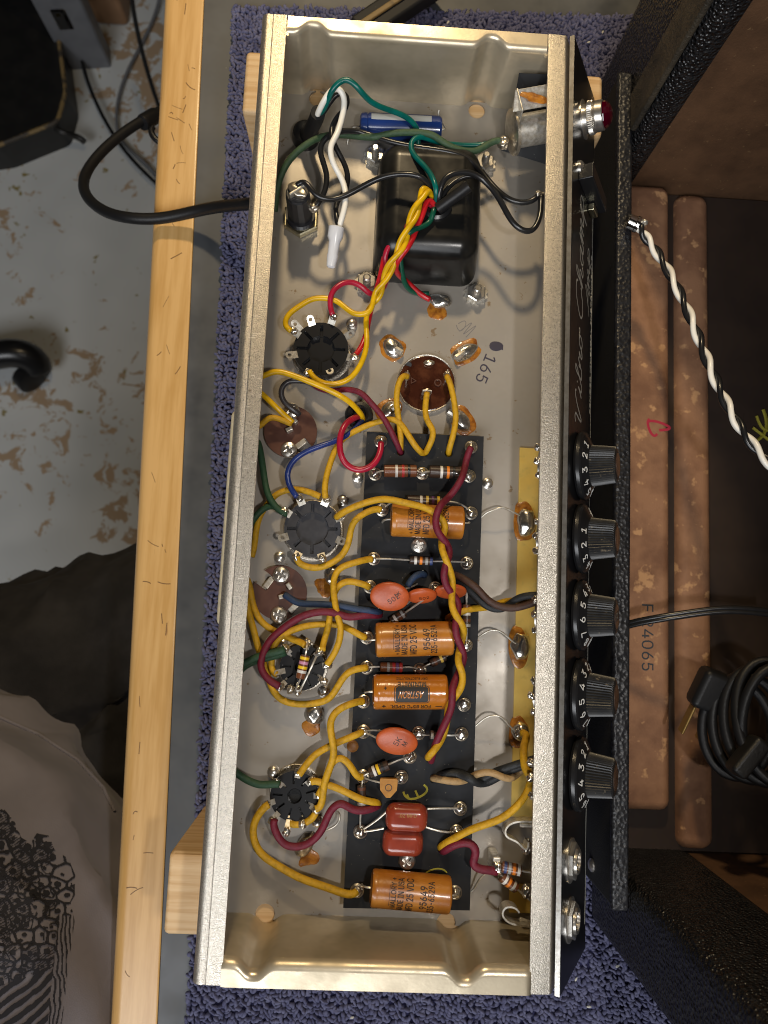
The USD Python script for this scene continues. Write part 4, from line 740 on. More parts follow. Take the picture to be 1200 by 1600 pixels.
# ================================================================== wires
def wire(name, label, pts, r, m, group=None):
    single(name, tube([P(*q) for q in pts], r*1e-3, 10), m, label, 'wire', group, smooth=True)
G1, G2 = 'plastic insulated wires', 'cloth covered yellow wires'
w = wire
w('green_wire','teal green wire arching high from the mains cord over the blue capacitor',[(498,178,24),(507,168,28),(514,152,33),(523,136,37),(540,125,38),(557,135,37),(580,159,31),(617,175,25),(640,187,21),(652,204,17),(653,226,13),(648,240,11),(640,249,9)],1.25,'pvc_teal')
w('green_wire','teal green wire curling from the transformer hole to the lamp socket',[(682,322,24),(682,305,29),(680,290,31),(669,267,28),(653,249,25),(643,234,23),(645,220,22),(657,214,21),(675,219,18),(700,225,16),(745,227,15),(762,224,16)],1.25,'pvc_teal')
w('white_wire','white wire running from the mains cord down to the splice cap',[(496,180,24),(500,170,28),(508,155,32),(518,142,34),(528,139,34),(537,152,32),(534,185,29),(525,212,29),(517,230,29),(521,255,27),(534,280,24),(540,307,24),(537,330,24),(529,358,21)],1.35,'pvc_white')
w('black_wire','black wire weaving beside the white one down to the splice cap',[(498,182,22),(512,165,26),(530,146,28),(541,151,28),(540,168,26),(530,180,25),(519,200,25),(521,222,25),(535,250,22),(543,275,20),(538,300,19),(527,316,20),(526,340,22),(530,358,21)],1.25,'pvc_black')
w('black_wire','long black wire from the fuse holder past the blue capacitor to the switch',[(491,326,14),(496,319,15),(507,299,16),(510,272,17),(503,247,18),(502,227,19),(515,212,20),(535,205,20),(565,207,18),(602,219,19),(660,231,21),(700,237,22),(735,251,22),(760,278,22),(780,300,23),(802,314,23),(827,315,23),(841,304,24)],1.3,'pvc_black')
w('black_wire','black wire from the fuse holder tip to the transformer hole',[(464,290,27),(477,286,28),(490,300,28),(505,310,27),(527,310,26),(560,295,27),(595,278,30),(630,272,32),(657,277,32),(672,293,28),(679,318,24)],1.25,'pvc_black')
w('black_wire','black wire looping low from the transformer hole to the switch',[(686,322,24),(687,300,30),(696,279,32),(715,270,32),(737,271,31),(757,283,29),(777,306,28),(795,338,27),(812,357,26),(830,360,25),(842,342,25),(845,318,24),(846,305,24)],1.3,'pvc_black')
w('black_wire','short black wire arched beside the transformer hole',[(688,325,24),(694,302,27),(712,283,27),(732,275,28),(745,276,28)],1.2,'pvc_black')
w('green_wire','dark green cloth wire from the left wall to the lamp socket',[(429,330,6),(431,312,9),(437,280,14),(455,247,18),(480,225,20),(507,213,17),(540,211,15),(585,214,19),(610,209,19),(650,207,21),(677,212,21),(700,227,20),(722,235,19),(745,235,18),(765,224,18),(786,221,18)],1.55,'cloth_olive')
core = spline([P(665,297,30), P(653,322,30), P(640,352,29), P(627,384,26), P(613,411,22), P(599,441,17), P(588,464,14)], .0015); tgc = np.gradient(core, axis=0); tgc /= np.linalg.norm(tgc, axis=1, keepdims=True)
sa_ = np.cross(tgc, [0,0,1.]); sa_ /= np.linalg.norm(sa_, axis=1, keepdims=True); sb_ = np.cross(tgc, sa_); phc = np.linspace(0, 2*math.pi*2.0, len(core))[:,None]
def pair(sg): return list((core + sg*.0013*(np.cos(phc)*sa_ + np.sin(phc)*sb_))[::3])
for sg, lab, pre, post in ((1,'bright yellow wire twisted from the transformer to the near side of the first socket',[(678,318,24),(672,302,27)],[(580,482,14),(570,490,14),(552,489,13),(530,473,12),(515,467,12),(490,467,12),(467,479,12),(452,491,12),(446,504,12),(455,517,12)]),
    (-1,'bright yellow wire twisted from the transformer to the lower side of the first socket',[(681,320,24),(675,308,26)],[(577,482,10),(572,505,9),(573,525,10),(572,545,11),(562,572,11),(545,592,11),(522,600,11),(502,597,12),(489,588,12),(483,579,12)])):
    single('yellow_wire', tube([P(*q) for q in pre] + pair(sg) + [P(*q) for q in post], .0013, 10), 'pvc_yellow', lab, 'wire', smooth=True)
w('red_wire','red wire curving from the transformer to the solder blob below it',[(682,326,24),(675,316,27),(669,314,28),(662,330,28),(651,357,26),(640,382,26),(627,400,24),(619,415,20),(622,428,14),(632,437,9),(645,449,6),(658,460,4),(672,468,3)],1.3,'pvc_red')
w('red_wire','red wire arched from the transformer to the top of the first socket',[(676,322,24),(664,320,25),(648,338,24),(630,360,22),(610,382,20),(602,402,18),(606,425,13),(601,445,9),(590,459,7),(577,458,9),(565,448,11),(545,441,13),(527,448,14),(518,460,14),(516,475,13),(520,492,12)],1.3,'pvc_crimson')
w('red_wire','red wire tucked beside the yellow one at the right of the first socket',[(600,402,15),(592,440,12),(582,475,8),(576,500,7),(572,522,7),(562,546,9),(551,558,11)],1.3,'pvc_red')
w('green_wire','green wire twined with the red one from transformer to solder blob',[(682,324,24),(676,335,26),(672,345,25),(657,355,26),(637,366,27),(628,385,22),(626,405,18),(628,425,14),(634,445,9),(646,456,5),(670,459,3)],1.25,'pvc_dark_green')
w('yellow_wire','bright yellow wire sweeping from the left wall into the rubber grommet',[(400,590,14),(412,587,15),(430,581,16),(450,584,16),(480,595,16),(515,610,15),(542,625,12),(560,642,7),(567,658,0)],1.35,'pvc_yellow')
w('yellow_wire','short bright yellow wire from the left wall to the first brown wafer',[(400,608,13),(411,617,12),(430,635,11),(444,648,9),(458,660,7)],1.3,'pvc_yellow')
w('black_wire','dark grey wire hooked over onto the first brown wafer',[(487,594,11),(465,595,12),(450,597,12),(440,609,12),(443,626,11),(455,638,10),(468,648,8)],1.3,'pvc_grey')
w('yellow_wire','ochre cloth wire from the left wall to the first brown wafer',[(398,668,8),(410,662,9),(422,653,10),(440,656,9),(455,662,7)],1.35,'cloth_yellow')
w('red_wire','dark red wire from under the first socket to a hole heading the board',[(484,588,5),(492,602,4),(510,610,5),(527,610,8),(547,609,12),(565,615,14),(580,630,14),(597,650,13),(614,680,11),(624,702,7),(627,710,3)],1.35,'cloth_red')
w('red_wire','bright red loop from the rubber grommet to the top left eyelet of the board',[(562,650,0),(556,652,6),(541,662,11),(532,682,13),(532,707,13),(541,725,12),(560,734,12),(580,728,12),(592,712,11),(595,692,9)],1.45,'pvc_crimson')
w('blue_wire','dark blue wire curving from the rubber grommet to the second large socket',[(566,655,0),(560,664,5),(542,680,9),(515,692,12),(487,702,13),(462,717,13),(450,737,13),(452,757,12),(464,776,12)],1.3,'pvc_blue')
w('yellow_wire','ochre wire from the second large socket rising past the grommet to a board hole',[(509,778,12),(509,750,12),(519,715,10),(532,690,9),(560,671,8),(587,660,9),(615,656,10),(629,666,11),(645,691,11),(655,704,9),(662,710,4)],1.4,'cloth_yellow',G2)
w('yellow_wire','ochre wire from the middle can terminal down to a board hole',[(667,614,9),(665,632,10),(667,655,11),(675,670,12),(676,682,12),(671,696,10),(664,710,4)],1.4,'cloth_yellow',G2)
w('yellow_wire','ochre wire from the left can terminal down to a board hole',[(637,589,9),(629,589,11),(622,603,12),(620,632,11),(624,662,10),(626,685,9),(625,710,3)],1.4,'cloth_yellow',G2)
w('yellow_wire','ochre wire from the right can terminal down to a board hole',[(698,588,9),(704,602,11),(710,630,11),(712,655,11),(708,680,11),(703,698,9),(701,711,3)],1.4,'cloth_yellow',G2)
tw = [(1,736,700),(1,732,708),(1,727,727),(1,719,752),(1,701,777),(1,687,792),(1,681,812),(1,685,832),(0,696,847),(-1,702,862),(1,697,882),(1,694,902),(0,702,922),(-1,712,935),(-1,716,950),(1,712,975),(1,714,995),(0,722,1014),(-1,724,1030),(-1,715,1055),(1,707,1078),(1,706,1100),(1,697,1127),(1,684,1155),(0,676,1178)]
w('red_wire','dark red cloth wire twisted with a yellow one down the middle of the board',[(x,y,(HB+3.5 if i < 3 else HB+17 if i > 4 else HB+10)+1.9*s_-(.55*(i-20))**2*(i > 20)*1.1) for i,(s_,x,y) in enumerate(tw)]+[(674,1187,HB-2)],1.55,'cloth_red')
ty = [(0,526,808),(0,545,796),(0,570,786),(0,600,780),(0,630,785),(-1,662,793),(-1,684,805),(-1,695,822),(-1,691,842),(1,692,862),(1,701,885),(-1,707,910),(0,706,932),(1,709,955),(1,721,975),(-1,724,992),(-1,718,1015),(1,717,1037),(1,722,1052),(1,719,1077),(-1,703,1100),(-1,699,1120),(-1,692,1150),(1,680,1170)]
w('yellow_wire','ochre cloth wire from the second large socket, twisted with a red one down the board',[(x,y,(12 if i < 1 else HB+9+2*min(i,4) if i < 5 else HB+17)+1.9*s_-(.55*(i-20))**2*(i > 20)*.9) for i,(s_,x,y) in enumerate(ty)]+[(672,1183,HB-2)],1.5,'cloth_yellow')
w('yellow_wire','ochre wire looping below the second large socket to the first capacitor',[(464,868,11),(470,881,9),(492,887,8),(515,881,9),(535,866,10),(545,845,11),(550,822,12),(562,807,12),(586,796,10),(595,797,9)],1.5,'cloth_yellow',G2)
w('yellow_wire','ochre wire from the eyelet of the thin resistor down to the third socket',[(582,874,HB+2.5),(570,875,HB+4),(555,879,13),(532,888,12),(522,905,12),(522,930,13),(527,960,14),(532,980,14),(529,1005,13),(520,1025,12),(511,1038,11)],1.45,'cloth_yellow',G2)
w('yellow_wire','ochre wire from the eyelet beside the largest disc to the third socket',[(577,918,HB+2.5),(570,914,HB+4),(560,911,12),(542,909,11),(528,917,10),(521,932,9),(516,958,8),(512,982,8),(506,1003,9),(504,1016,11)],1.45,'cloth_yellow',G2)
w('yellow_wire','ochre wire from the second capacitor circling round the third socket',[(571,996,HB+2.5),(560,991,HB+4),(546,983,10),(530,977,6),(510,975,6),(475,979,7),(447,990,8),(430,1006,9),(425,1026,9),(425,1045,9),(433,1054,10)],1.45,'cloth_yellow',G2)
w('yellow_wire','ochre wire from the left wall sloping to the top lug of the third socket',[(386,905,12),(392,927,10),(396,947,9),(408,970,8),(427,985,7),(452,997,8),(468,1003,10),(477,1009,12)],1.45,'cloth_yellow',G2)
w('yellow_wire','long ochre wire from the left wall round below the third socket to the board',[(384,935,13),(390,962,11),(397,987,9),(405,1017,7),(415,1045,6),(424,1072,6),(436,1090,6),(457,1099,6),(490,1099,6),(515,1090,8),(531,1067,10),(546,1050,11),(560,1045,11),(573,1043,HB+2.5)],1.5,'cloth_yellow',G2)
w('blue_wire','faded blue cloth wire from the second brown wafer to a board hole',[(445,930,7),(452,934,8),(464,941,9),(490,944,11),(525,946,12),(560,952,12),(582,955,11),(593,958,6)],1.5,'cloth_blue')
w('red_wire','dark red cloth wire curving from a board hole round to the third socket',[(594,961,6),(582,961,10),(565,962,12),(545,964,13),(527,959,14),(505,956,15),(475,962,15),(445,980,14),(422,1001,13),(411,1022,13),(408,1042,12),(418,1060,12),(437,1072,12)],1.6,'cloth_red')
for i,(a,lab) in enumerate((([(374,1040,12),(384,1036,12),(400,1028,12),(420,1022,12),(445,1015,12)],'upper green cloth wire of the pair at the third socket'),([(374,1048,11),(386,1038,10),(402,1031,10),(422,1026,10.5),(446,1018,10.5)],'lower green cloth wire of the pair at the third socket'))): w('green_wire',lab,a,1.8,'cloth_green')
w('green_wire','dark green cloth wire down the left wall to the second large socket',[(402,690,8),(406,702,9),(412,740,10),(421,777,11),(437,797,11),(449,803,11)],1.5,'cloth_green')
w('green_wire','dark green cloth wire joining the second large socket from the left wall',[(390,822,9),(399,808,9),(412,795,9),(425,791,10),(436,797,11)],1.45,'cloth_green')
w('yellow_wire','ochre wire looping from the left wall over the top of the second large socket',[(393,870,9),(399,840,8),(405,810,7),(420,785,6),(435,771,7),(455,765,8),(477,767,10),(500,776,12)],1.4,'cloth_yellow',G2)
w('blue_wire','short dark blue wire stub rising from a board hole behind the discs',[(663,899,HB-2),(659,897,HB+2),(651,899,HB+4),(643,906,HB+5),(637,916,HB+5)],1.5,'cloth_blue')
w('brown_wire','brown cloth wire from under the twisted pair to the controls',[(708,898,HB+1),(718,901,HB+6),(732,909,HB+9),(747,921,HB+10),(760,935,HB+9),(777,946,HB+9),(802,950,HB+10),(827,944,20),(842,940,22)],1.6,'cloth_brown')
w('black_wire','blue black cloth wire beside the brown one to the controls',[(708,906,HB-1),(718,910,HB+2),(732,920,HB+4),(748,936,HB+5),(765,949,HB+5),(785,951,HB+5),(800,941,HB+7),(815,933,18),(840,930,20)],1.6,'cloth_black')
w('yellow_wire','ochre wire from a board hole passing under the brown one to the controls',[(699,968,HB-2),(706,962,HB+2),(721,956,HB+4),(740,951,HB+3),(765,948,HB+1),(785,941,HB+2),(805,939,HB+6),(842,940,18)],1.5,'cloth_yellow',G2)
w('yellow_wire','ochre wire from the emblem capacitor down to the fourth socket',[(567,1096,HB+2.5),(558,1097,HB+5),(545,1101,14),(527,1111,15),(517,1128,16),(519,1155,16),(521,1180,15),(514,1203,14),(506,1230,13),(501,1258,11),(492,1264,11)],1.55,'cloth_yellow',G2)
w('yellow_wire','ochre wire from the lone disc capacitor to the top lug of the fourth socket',[(565,1144,HB+2),(557,1148,HB+4),(535,1157,11),(513,1167,10),(492,1180,10),(477,1197,11),(467,1211,12)],1.5,'cloth_yellow',G2)
w('yellow_wire','ochre wire humped from the fourth socket to the slanted resistor',[(566,1214,HB+2),(557,1211,HB+4),(546,1195,13),(533,1185,14),(521,1190,13),(512,1210,12),(503,1232,11),(497,1244,11)],1.5,'cloth_yellow',G2)
w('yellow_wire','ochre wire from the fourth socket straight to a board hole',[(486,1222,12),(495,1221,12),(512,1226,12),(535,1235,12),(565,1249,12),(582,1253,11),(591,1257,6)],1.5,'cloth_yellow',G2)
w('red_wire','dark red cloth wire bowed under the fourth socket to a board hole',[(429,1280,12),(428,1290,12),(433,1304,12),(447,1320,11),(470,1322,11),(490,1312,12),(505,1292,13),(517,1267,14),(532,1256,14),(550,1264,13),(570,1266,12),(584,1262,10),(591,1258,4)],1.6,'cloth_red')
w('yellow_wire','long ochre wire bowed from the fourth socket to the last capacitor',[(420,1257,12),(411,1264,12),(398,1285,10),(396,1306,9),(407,1332,8),(435,1353,8),(470,1372,9),(515,1388,11),(545,1397,11),(557,1393,HB+2.5)],1.6,'cloth_yellow',G2)
w('yellow_wire','short ochre wire curled under the fourth socket',[(452,1287,9),(462,1288,8),(475,1286,8),(488,1278,9),(493,1268,10)],1.5,'cloth_yellow',G2)
w('green_wire','dark green cloth wire from the left wall to the fourth socket',[(362,1200,11),(370,1208,11),(385,1218,11),(407,1226,11),(430,1225,11),(437,1226,11)],1.6,'cloth_green')
w('yellow_wire','ochre wire slanting from a board hole up to the lowest potentiometer',[(689,1325,HB-2),(693,1320,HB+3),(715,1307,HB+8),(747,1292,20),(780,1280,22),(807,1260,23),(822,1240,23),(829,1218,23)],1.55,'cloth_yellow',G2)
w('yellow_wire','short ochre wire from a solder blob on the brass to the lowest potentiometer',[(815,1145,6),(822,1150,9),(819,1164,14),(818,1180,18),(820,1197,20),(829,1212,22)],1.7,'cloth_yellow',G2)
w('red_wire','dark red cloth wire kinked from a board hole to the jack resistors',[(690,1328,HB-2),(696,1328,HB+3),(706,1322,HB+6),(722,1317,HB+8),(736,1319,HB+9),(743,1331,HB+9),(740,1349,HB+8),(746,1356,HB+8),(757,1359,HB+8),(776,1362,14)],1.75,'cloth_red')
w('tan_wire','tan cloth wire wound round a black one towards the brass plate',[(677,1216,HB-2),(683,1217,HB+3),(700,1220,HB+5),(718,1221,HB+5),(734,1216,HB+3),(748,1209,HB+9),(765,1207,HB+10),(780,1212,HB+10),(797,1216,HB+8),(810,1208,HB+6),(822,1200,16)],1.5,'cloth_tan')
w('black_wire','black cloth wire wound with a tan one towards the brass plate',[(679,1219,HB-2),(690,1213,HB+2),(705,1209,HB+3),(722,1211,HB+5),(735,1217,HB+8),(748,1223,HB+5),(763,1221,HB+3),(780,1212,HB+4),(800,1202,HB+6),(820,1195,16),(842,1190,20)],1.9,'cloth_black')
w('black_wire','second black cloth wire lying close to the tan and black pair',[(742,1217,HB+2),(756,1216,HB+4),(772,1207,HB+6),(790,1200,HB+9),(812,1193,18),(842,1184,20)],1.6,'cloth_black')
for q, lab in (([(745,811,5),(751,809,5),(758,803,6),(765,799,7),(776,795,8),(785,793,8),(797,797,7),(812,805,5)],'bare wire from the board to the first solder blob on the brass'),([(738,1001,5),(746,997,5),(756,990,7),(767,985,8),(780,986,8),(792,994,7),(806,1005,5)],'bare wire from the board to the middle solder blob on the brass'),([(738,1137,5),(747,1131,6),(760,1121,8),(772,1118,9),(782,1120,9),(793,1130,7),(806,1142,5)],'bare wire from the board to the lowest solder blob on the brass'),([(735,1394,4),(741,1388,4),(748,1376,6),(757,1366,8),(765,1362,9)],'stray bare wire at the foot of the board near the jacks')):
    w('bare_wire', lab, q, .42, 'tin')
w('bare_wire','curled grey wire by the lowest solder blob on the left side',[(505,1300,3),(515,1295,5),(526,1288,6),(531,1278,6),(527,1268,5)],.5,'tin')
# ================================================================== wooden blocks, cream strip, black bar
def pine(name, label, x0, x1, y0, y1):
    k = Thing(name, label, 'wooden block', None); k.part('board', rbox(x0, x1, y0, y1, ZB+.0012, -DZ-t-.0001, .0022, 10), 'pine', smooth=40); k.done()
pine('pine_block','pine block under the input jack end of the chassis',-.0905,.075,-.2015,-.1672); pine('pine_block','pine block under the transformer end of the chassis',-.0832,.0972,.1815,.2150)
q0, q1 = U(346,977,-DZ-.012), U(352,802,-DZ-.012)
single('cream_strip', rbox(q0[0]-.0022, q0[0]+.012, q0[1], q1[1]+.05, ZB+.0012, -DZ-.008, .0028, 12), 'cream_plastic', 'pale cream strip with a rounded end under the left rail', 'plastic strip')
bb = Thing('black_bar', 'black ridged bar lying on the carpet beyond the chassis', 'bar'); a_, b_ = U(560,52,-.104), U(690,-35,-.104); d_ = (b_-a_)/np.linalg.norm(b_-a_); n_ = np.array([-d_[1], d_[0], 0])
bb.part('rail', xf(rbox(0, np.linalg.norm(b_-a_), -.0085, .0085, -.005, .005, .002, 8), mtx(a_, d_, n_, (0,0,1))), 'fish_paper'); bb.part('ridge', xf(rbox(0, np.linalg.norm(b_-a_), -.0018, .0018, .005, .0068, .0008, 8), mtx(a_, d_, n_, (0,0,1))), 'piping_tan'); bb.done()
# ================================================================== cabinet on the right
cab = Thing('speaker_cabinet', 'empty black textured speaker cabinet with bare brown wood inside', 'speaker cabinet')
xb = .1195; zt2 = .33; zb2 = ZB+.001
yfo, yf3, yno, yn3 = az((945,115), xb), az((997,150), xb), az((905,1410), xb), az((1003,1356), xb)
def xat(q, y):
    d = U(*q, -.116)[:2]-CAM[:2]; return CAM[0] + d[0]*(y-CAM[1])/d[1]
yf3, yn3 = U(1015,286,-.0925)[1]+.001, U(1085,1332,-.0975)[1]-.002
xfi, xni = xat((985,300), yf3), xat((985,1260), yn3)
def sidewall(yo, yi, xi, lab):
    lo, hi = min(yo, yi), max(yo, yi)
    k = cab.part('side_panel', rbox(xb, .36, lo, hi, zb2, zt2, .006, 10), 'cabinet_side', lab)
    inn = .0011 if yi < yo else -.0011
    # cloth wraps the back edge and turns a little way into the inside
    wrap = rbox(xb-.0014, xi, lo-(.0014 if True else 0), hi+.0014, zb2+.0002, zt2+.001, .0065, 10)
    cab.part('covering', wrap, 'tolex_black', parent=k)
    return k
sidewall(yfo, yf3, xfi, 'side panel beyond the pilot lamp'); sidewall(yno, yn3, xni, 'side panel at the jack end')
yr = az((955,120), xb); 
cab.part('trim_strip', rbox(xb-.0045, xb-.0012, yf3+.001, yf3+.022, -.052, zt2-.001, .0012, 8), 'tolex_worn', 'worn strip along the far back edge')
lo_, hi_ = min(yno, yn3), max(yfo, yf3)
cab.part('bottom_panel', box(xb+.001, .36, hi_*0+yn3+.001, yf3-.001, zb2, zb2+.012), 'cabinet_floor_shaded', smooth=False)
cab.part('top_panel', box(xb-.002, .36, yno, yfo, zt2+.0012, zt2+.02), 'tolex_black', smooth=False)
cab.part('front_board', box(.345, .362, yn3+.001, yf3-.001, zb2+.0125, zt2), 'cabinet_side', smooth=False)
# lower back panel: seen from above as a textured strip, its outside face falls away to the left
zs = -.056; A0, A1 = U(961,110,zs), U(961,1425,zs); B0, B1 = U(985,110,zs), U(983,1425,zs)
bxl, bxr = (A0[0]+A1[0])/2, (B0[0]+B1[0])/2
bx0 = Thing('back_panel', 'long narrow textured black back panel between chassis and cabinet', 'panel')
bx0.part('panel', rbox(bxl+.0004, bxr, A1[1]+.001, A0[1]-.001, ZB+.0015, zs-.0006, .002, 8), 'black_felt')
bx0.part('top_edge', rbox(bxl, bxr+.0008, A1[1], A0[1], zs-.004, zs, .0016, 12), 'tolex_edge')
q = U(935,1352,-.085); bx0.part('screw', lathe([(0,.0032),(.0008,.0032),(.0018,.0020),(.002,.0008)], (bxl+.0004, q[1], -.085), (-1,0,0), 18), 'nickel'); bx0.done()
zc1, zc2 = -.0925, -.0975
c0, c1 = U(990,288,zc1), U(1048,288,zc1); ce = U(1000,1268,zc1)
k1 = cab.part('cleat', rbox(bxr+.004, c1[0], ce[1], yf3-.0012, zb2+.0122, zc1, .0062, 16), 'cabinet_wood', 'brown cleat along the back panel with stamped number')
c2, c3 = U(1058,300,zc2), U(1110,300,zc2)
cab.part('cleat', rbox(c2[0], c3[0], yn3+.0025, yf3-.0014, zb2+.0050, zc2, .0075, 16), 'cabinet_wood', 'second lower cleat deeper in the cabinet')
yfar = yf3-.0015
zst = zc1+.00003
def cstroke(pts, r):
    m = tube([[*U(x, y, zc1)[:2], zst] for x, y in pts], r, 5, step=.0008); return T(m.vertices*[1,1,.12] + [0,0,zst*.88], m.faces)
cab.part('red_mark', cat(cstroke([(1015,655),(1012,661),(1020,680),(1027,678)], .0008), cstroke([(1012,660),(1020,658),(1040,664),(1046,668),(1030,672)], .0008)), 'marker_red', 'red crayon scrawl', parent=k1)
m = text('F 24065', .0062, .00005); L_ = m.vertices[:,0].max()*2; y0_, y1_ = U(1010,942,zc1)[1], U(1010,1048,zc1)[1]; m.vertices[:,0] *= (y0_-y1_)/L_
cab.part('stamp', xf(m, mtx([U(1003,1000,zc1)[0], (y0_+y1_)/2, zc1+.00003], (0,-1,0), (1,0,0), (0,0,1))), 'stamp_ink', 'faded ink stamped number', parent=k1)
m_ = [tube([[*U(x, y, zb2+.0121)[:2], zb2+.0122] for x, y in q], .0009, 5, step=.001) for q in ([(1182,650),(1196,672),(1210,668)],[(1180,690),(1196,672),(1192,640)],[(1176,668),(1204,690)])]
cab.part('chalk_mark', cat(m_), 'chalk_yellow', 'yellow crayon scrawl deep inside')
cab.done()
# yellow scrawl deep inside
# twisted speaker lead, flat cord and coiled cord in the cabinet
def helix(path, r, turns, ph, n=160):
    sp = spline(path, .002); t_ = np.linspace(0, len(sp)-1, n); sp = np.c_[[np.interp(t_, np.arange(len(sp)), sp[:,k]) for k in range(3)]].T
    tg = np.gradient(sp, axis=0); tg /= np.linalg.norm(tg, axis=1, keepdims=True); a = np.cross(tg, [0,0,1.]); a /= np.linalg.norm(a, axis=1, keepdims=True); b_ = np.cross(tg, a)
    ph = ph + np.linspace(0, 2*math.pi*turns, n)[:,None]; return sp + r*(np.cos(ph)*a + np.sin(ph)*b_)
pth = [U(998,353,-.0505), U(1006,366,-.0505), U(1030,400,-.048), U(1070,475,-.036), U(1100,550,-.028), U(1130,620,-.020), U(1165,680,-.014), U(1215,735,-.008)]
single('white_wire', tube(helix(pth, .0013, 6.2, .4), .00135, 8, False), 'pvc_white', 'white wire twisted with black hanging across the cabinet opening', 'wire', smooth=True)
single('black_wire', tube(helix(pth, .0013, 6.2, .4+math.pi), .00135, 8, False), 'pvc_black', 'black wire twisted with white hanging across the cabinet opening', 'wire', smooth=True)
pg = Thing('phono_plug', 'small chrome plug on the end of the twisted lead', 'plug'); q = U(999,352,-.0505); dq = pth[2]-pth[0]; dq /= np.linalg.norm(dq)
pg.part('shell', lathe([(-.0062,.0030),(-.0058,.0036),(-.0022,.0036),(-.0018,.0041),(-.0004,.0041),(0,.0024)], q, np.array([.93,-.36,.05]), 24), 'chrome'); pg.part('crimp', blob(q+[.002,.001,.001], .002,.0016,.002,.3,flat=False), 'tin', smooth=True); pg.done()
fl_ = [U(965,982,-.070), U(990,974,-.066), U(1025,967,-.060), U(1070,960,-.056), U(1130,953,-.052), U(1180,955,-.05), U(1240,960,-.05)]
sp = spline(fl_, .002); single('flat_cord', cat(tube(sp+[0,.0009,0], .0012, 8, False), tube(sp-[0,.0009,0], .0012, 8, False)), 'pvc_black', 'flat black cord stretched from the back panel into the cabinet', 'cord', smooth=True)
co = Thing('coiled_cord', 'coil of glossy black cord with a two prong plug inside the cabinet', 'cord'); c = U(1150,1140,-.055)
for i in range(4):
    ph = np.linspace(0, 2*math.pi, 60); rr_ = .021+.0016*i; tl = .45+.14*i
    ring = np.c_[c[0]+.004*i+rr_*np.cos(ph)*.62, c[1]+.002*i+rr_*np.sin(ph)*1.05, c[2]+.004*i+.006*np.sin(ph+tl*3)*1.2]; co.part('loop', tube(ring, .0023, 10, False), 'rubber_black', smooth=True)
ph = np.linspace(0, 2*math.pi, 60); c5 = U(1212,1130,-.045); co.part('loop', tube(np.c_[c5[0]+.016*np.cos(ph), c5[1]+.026*np.sin(ph), c5[2]+.003*np.sin(ph)], .0023, 10, False), 'rubber_black', smooth=True)
q = U(1105,1090,-.062); dq = U(1082,1138,-.066)-q; dq /= np.linalg.norm(dq); a_, b__, _ = frame(dq)
co.part('plug', xf(rbox(-.008,.008,-.006,.006,-.014,.006,.003,12), mtx(q, a_, b__, dq)), 'rubber_black')
for s_ in (-1, 1): co.part('prong', xf(rbox(s_*.0045-.0007,s_*.0045+.0007,-.003,.003,.006,.021,.0006,6), mtx(q, a_, b__, dq)), 'old_brass')
co.part('strap', xf(rbox(-.004,.004,-.010,.010,-.005,.005,.002,10), rotz(-.7, U(1168,1182,-.040))), 'vinyl_black'); co.done()
# ================================================================== on the floor
zf = ZB-.91
def Fl(px, py, h=0): return U(px, py, zf+h)
bg = Thing('equipment_bag', 'black vinyl equipment bag with worn piping standing on the floor', 'bag')
out = [Fl(-60,-60,.06)[:2], Fl(40,-40,.06)[:2], Fl(92,60,.06)[:2], Fl(104,150,.06)[:2], Fl(92,195,.06)[:2], Fl(0,232,.06)[:2], Fl(-120,250,.06)[:2]]
sh = Polygon(out).buffer(-.02).buffer(.02, 6); bg.part('body', prism(sh, zf, zf+.06), 'vinyl_black', smooth=40)
bg.part('lid', prism(sh.buffer(.004), zf+.0605, zf+.072), 'vinyl_black', smooth=40); bg.part('piping', tube([[*q, zf+.072] for q in np.array(sh.buffer(.003).exterior.coords)], .004, 8, False), 'piping_tan', smooth=True)
s0 = [Fl(85,195,.05), Fl(100,208,.05), Fl(115,212,.04), Fl(132,222,.03)]; bg.part('strap', tube(s0, .006, 8), 'vinyl_black'); bg.done()
up = Thing('slotted_upright', 'grey painted slotted steel upright of a shelf', 'shelf upright')
a_, b_ = Fl(108,108), Fl(172,104); h_ = .75; ux = (b_-a_)/np.linalg.norm(b_-a_); wv = np.linalg.norm(b_-a_)
slots = [sbox(wv*.32, .10+.09*i, wv*.55, .14+.09*i).buffer(.004) for i in range(7)]
face = sbox(0, 0, wv, h_).difference(unary_union(slots)); m = prism(face, 0, .002); nrm = np.array([ux[1], -ux[0], 0]); up.part('face', xf(m, mtx(a_, ux, (0,0,1), np.cross(ux, (0,0,1)))), 'steel_grey_paint', smooth=False)
m = prism(sbox(0, 0, .035, h_), 0, .002); v_ = np.cross((0,0,1), ux); up.part('flange', xf(m, mtx(b_, v_, (0,0,1), np.cross(v_, (0,0,1)))), 'steel_grey_paint', smooth=False); up.done()
for i,(pts, rr_, lab) in enumerate((([(118,-20,.02),(122,60,.02),(135,120,.02),(160,180,.02),(195,235,.02),(235,278,.02),(290,330,.01)],.0035,'thin black cable crossing the floor below the thick cord loop'),([(205,-10,.3),(215,50,.25),(230,110,.2),(246,160,.15),(270,230,.1)],.0035,'black cable hanging straight beside the bench edge'),([(250,-20,.02),(235,40,.01),(200,110,.01),(184,160,.01),(186,210,.01),(210,240,.01),(260,300,.01)],.003,'faint grey cable lying on the floor near the bench'))):
    single('floor_cable', tube([Fl(x, y, h) for x, y, h in pts], rr_, 8, step=.008), 'rubber_black' if i < 2 else 'steel_grey_paint', lab, 'cable', smooth=True)
cs = Thing('chair_foot', 'black plastic foot of a swivel chair on the painted floor', 'chair leg')
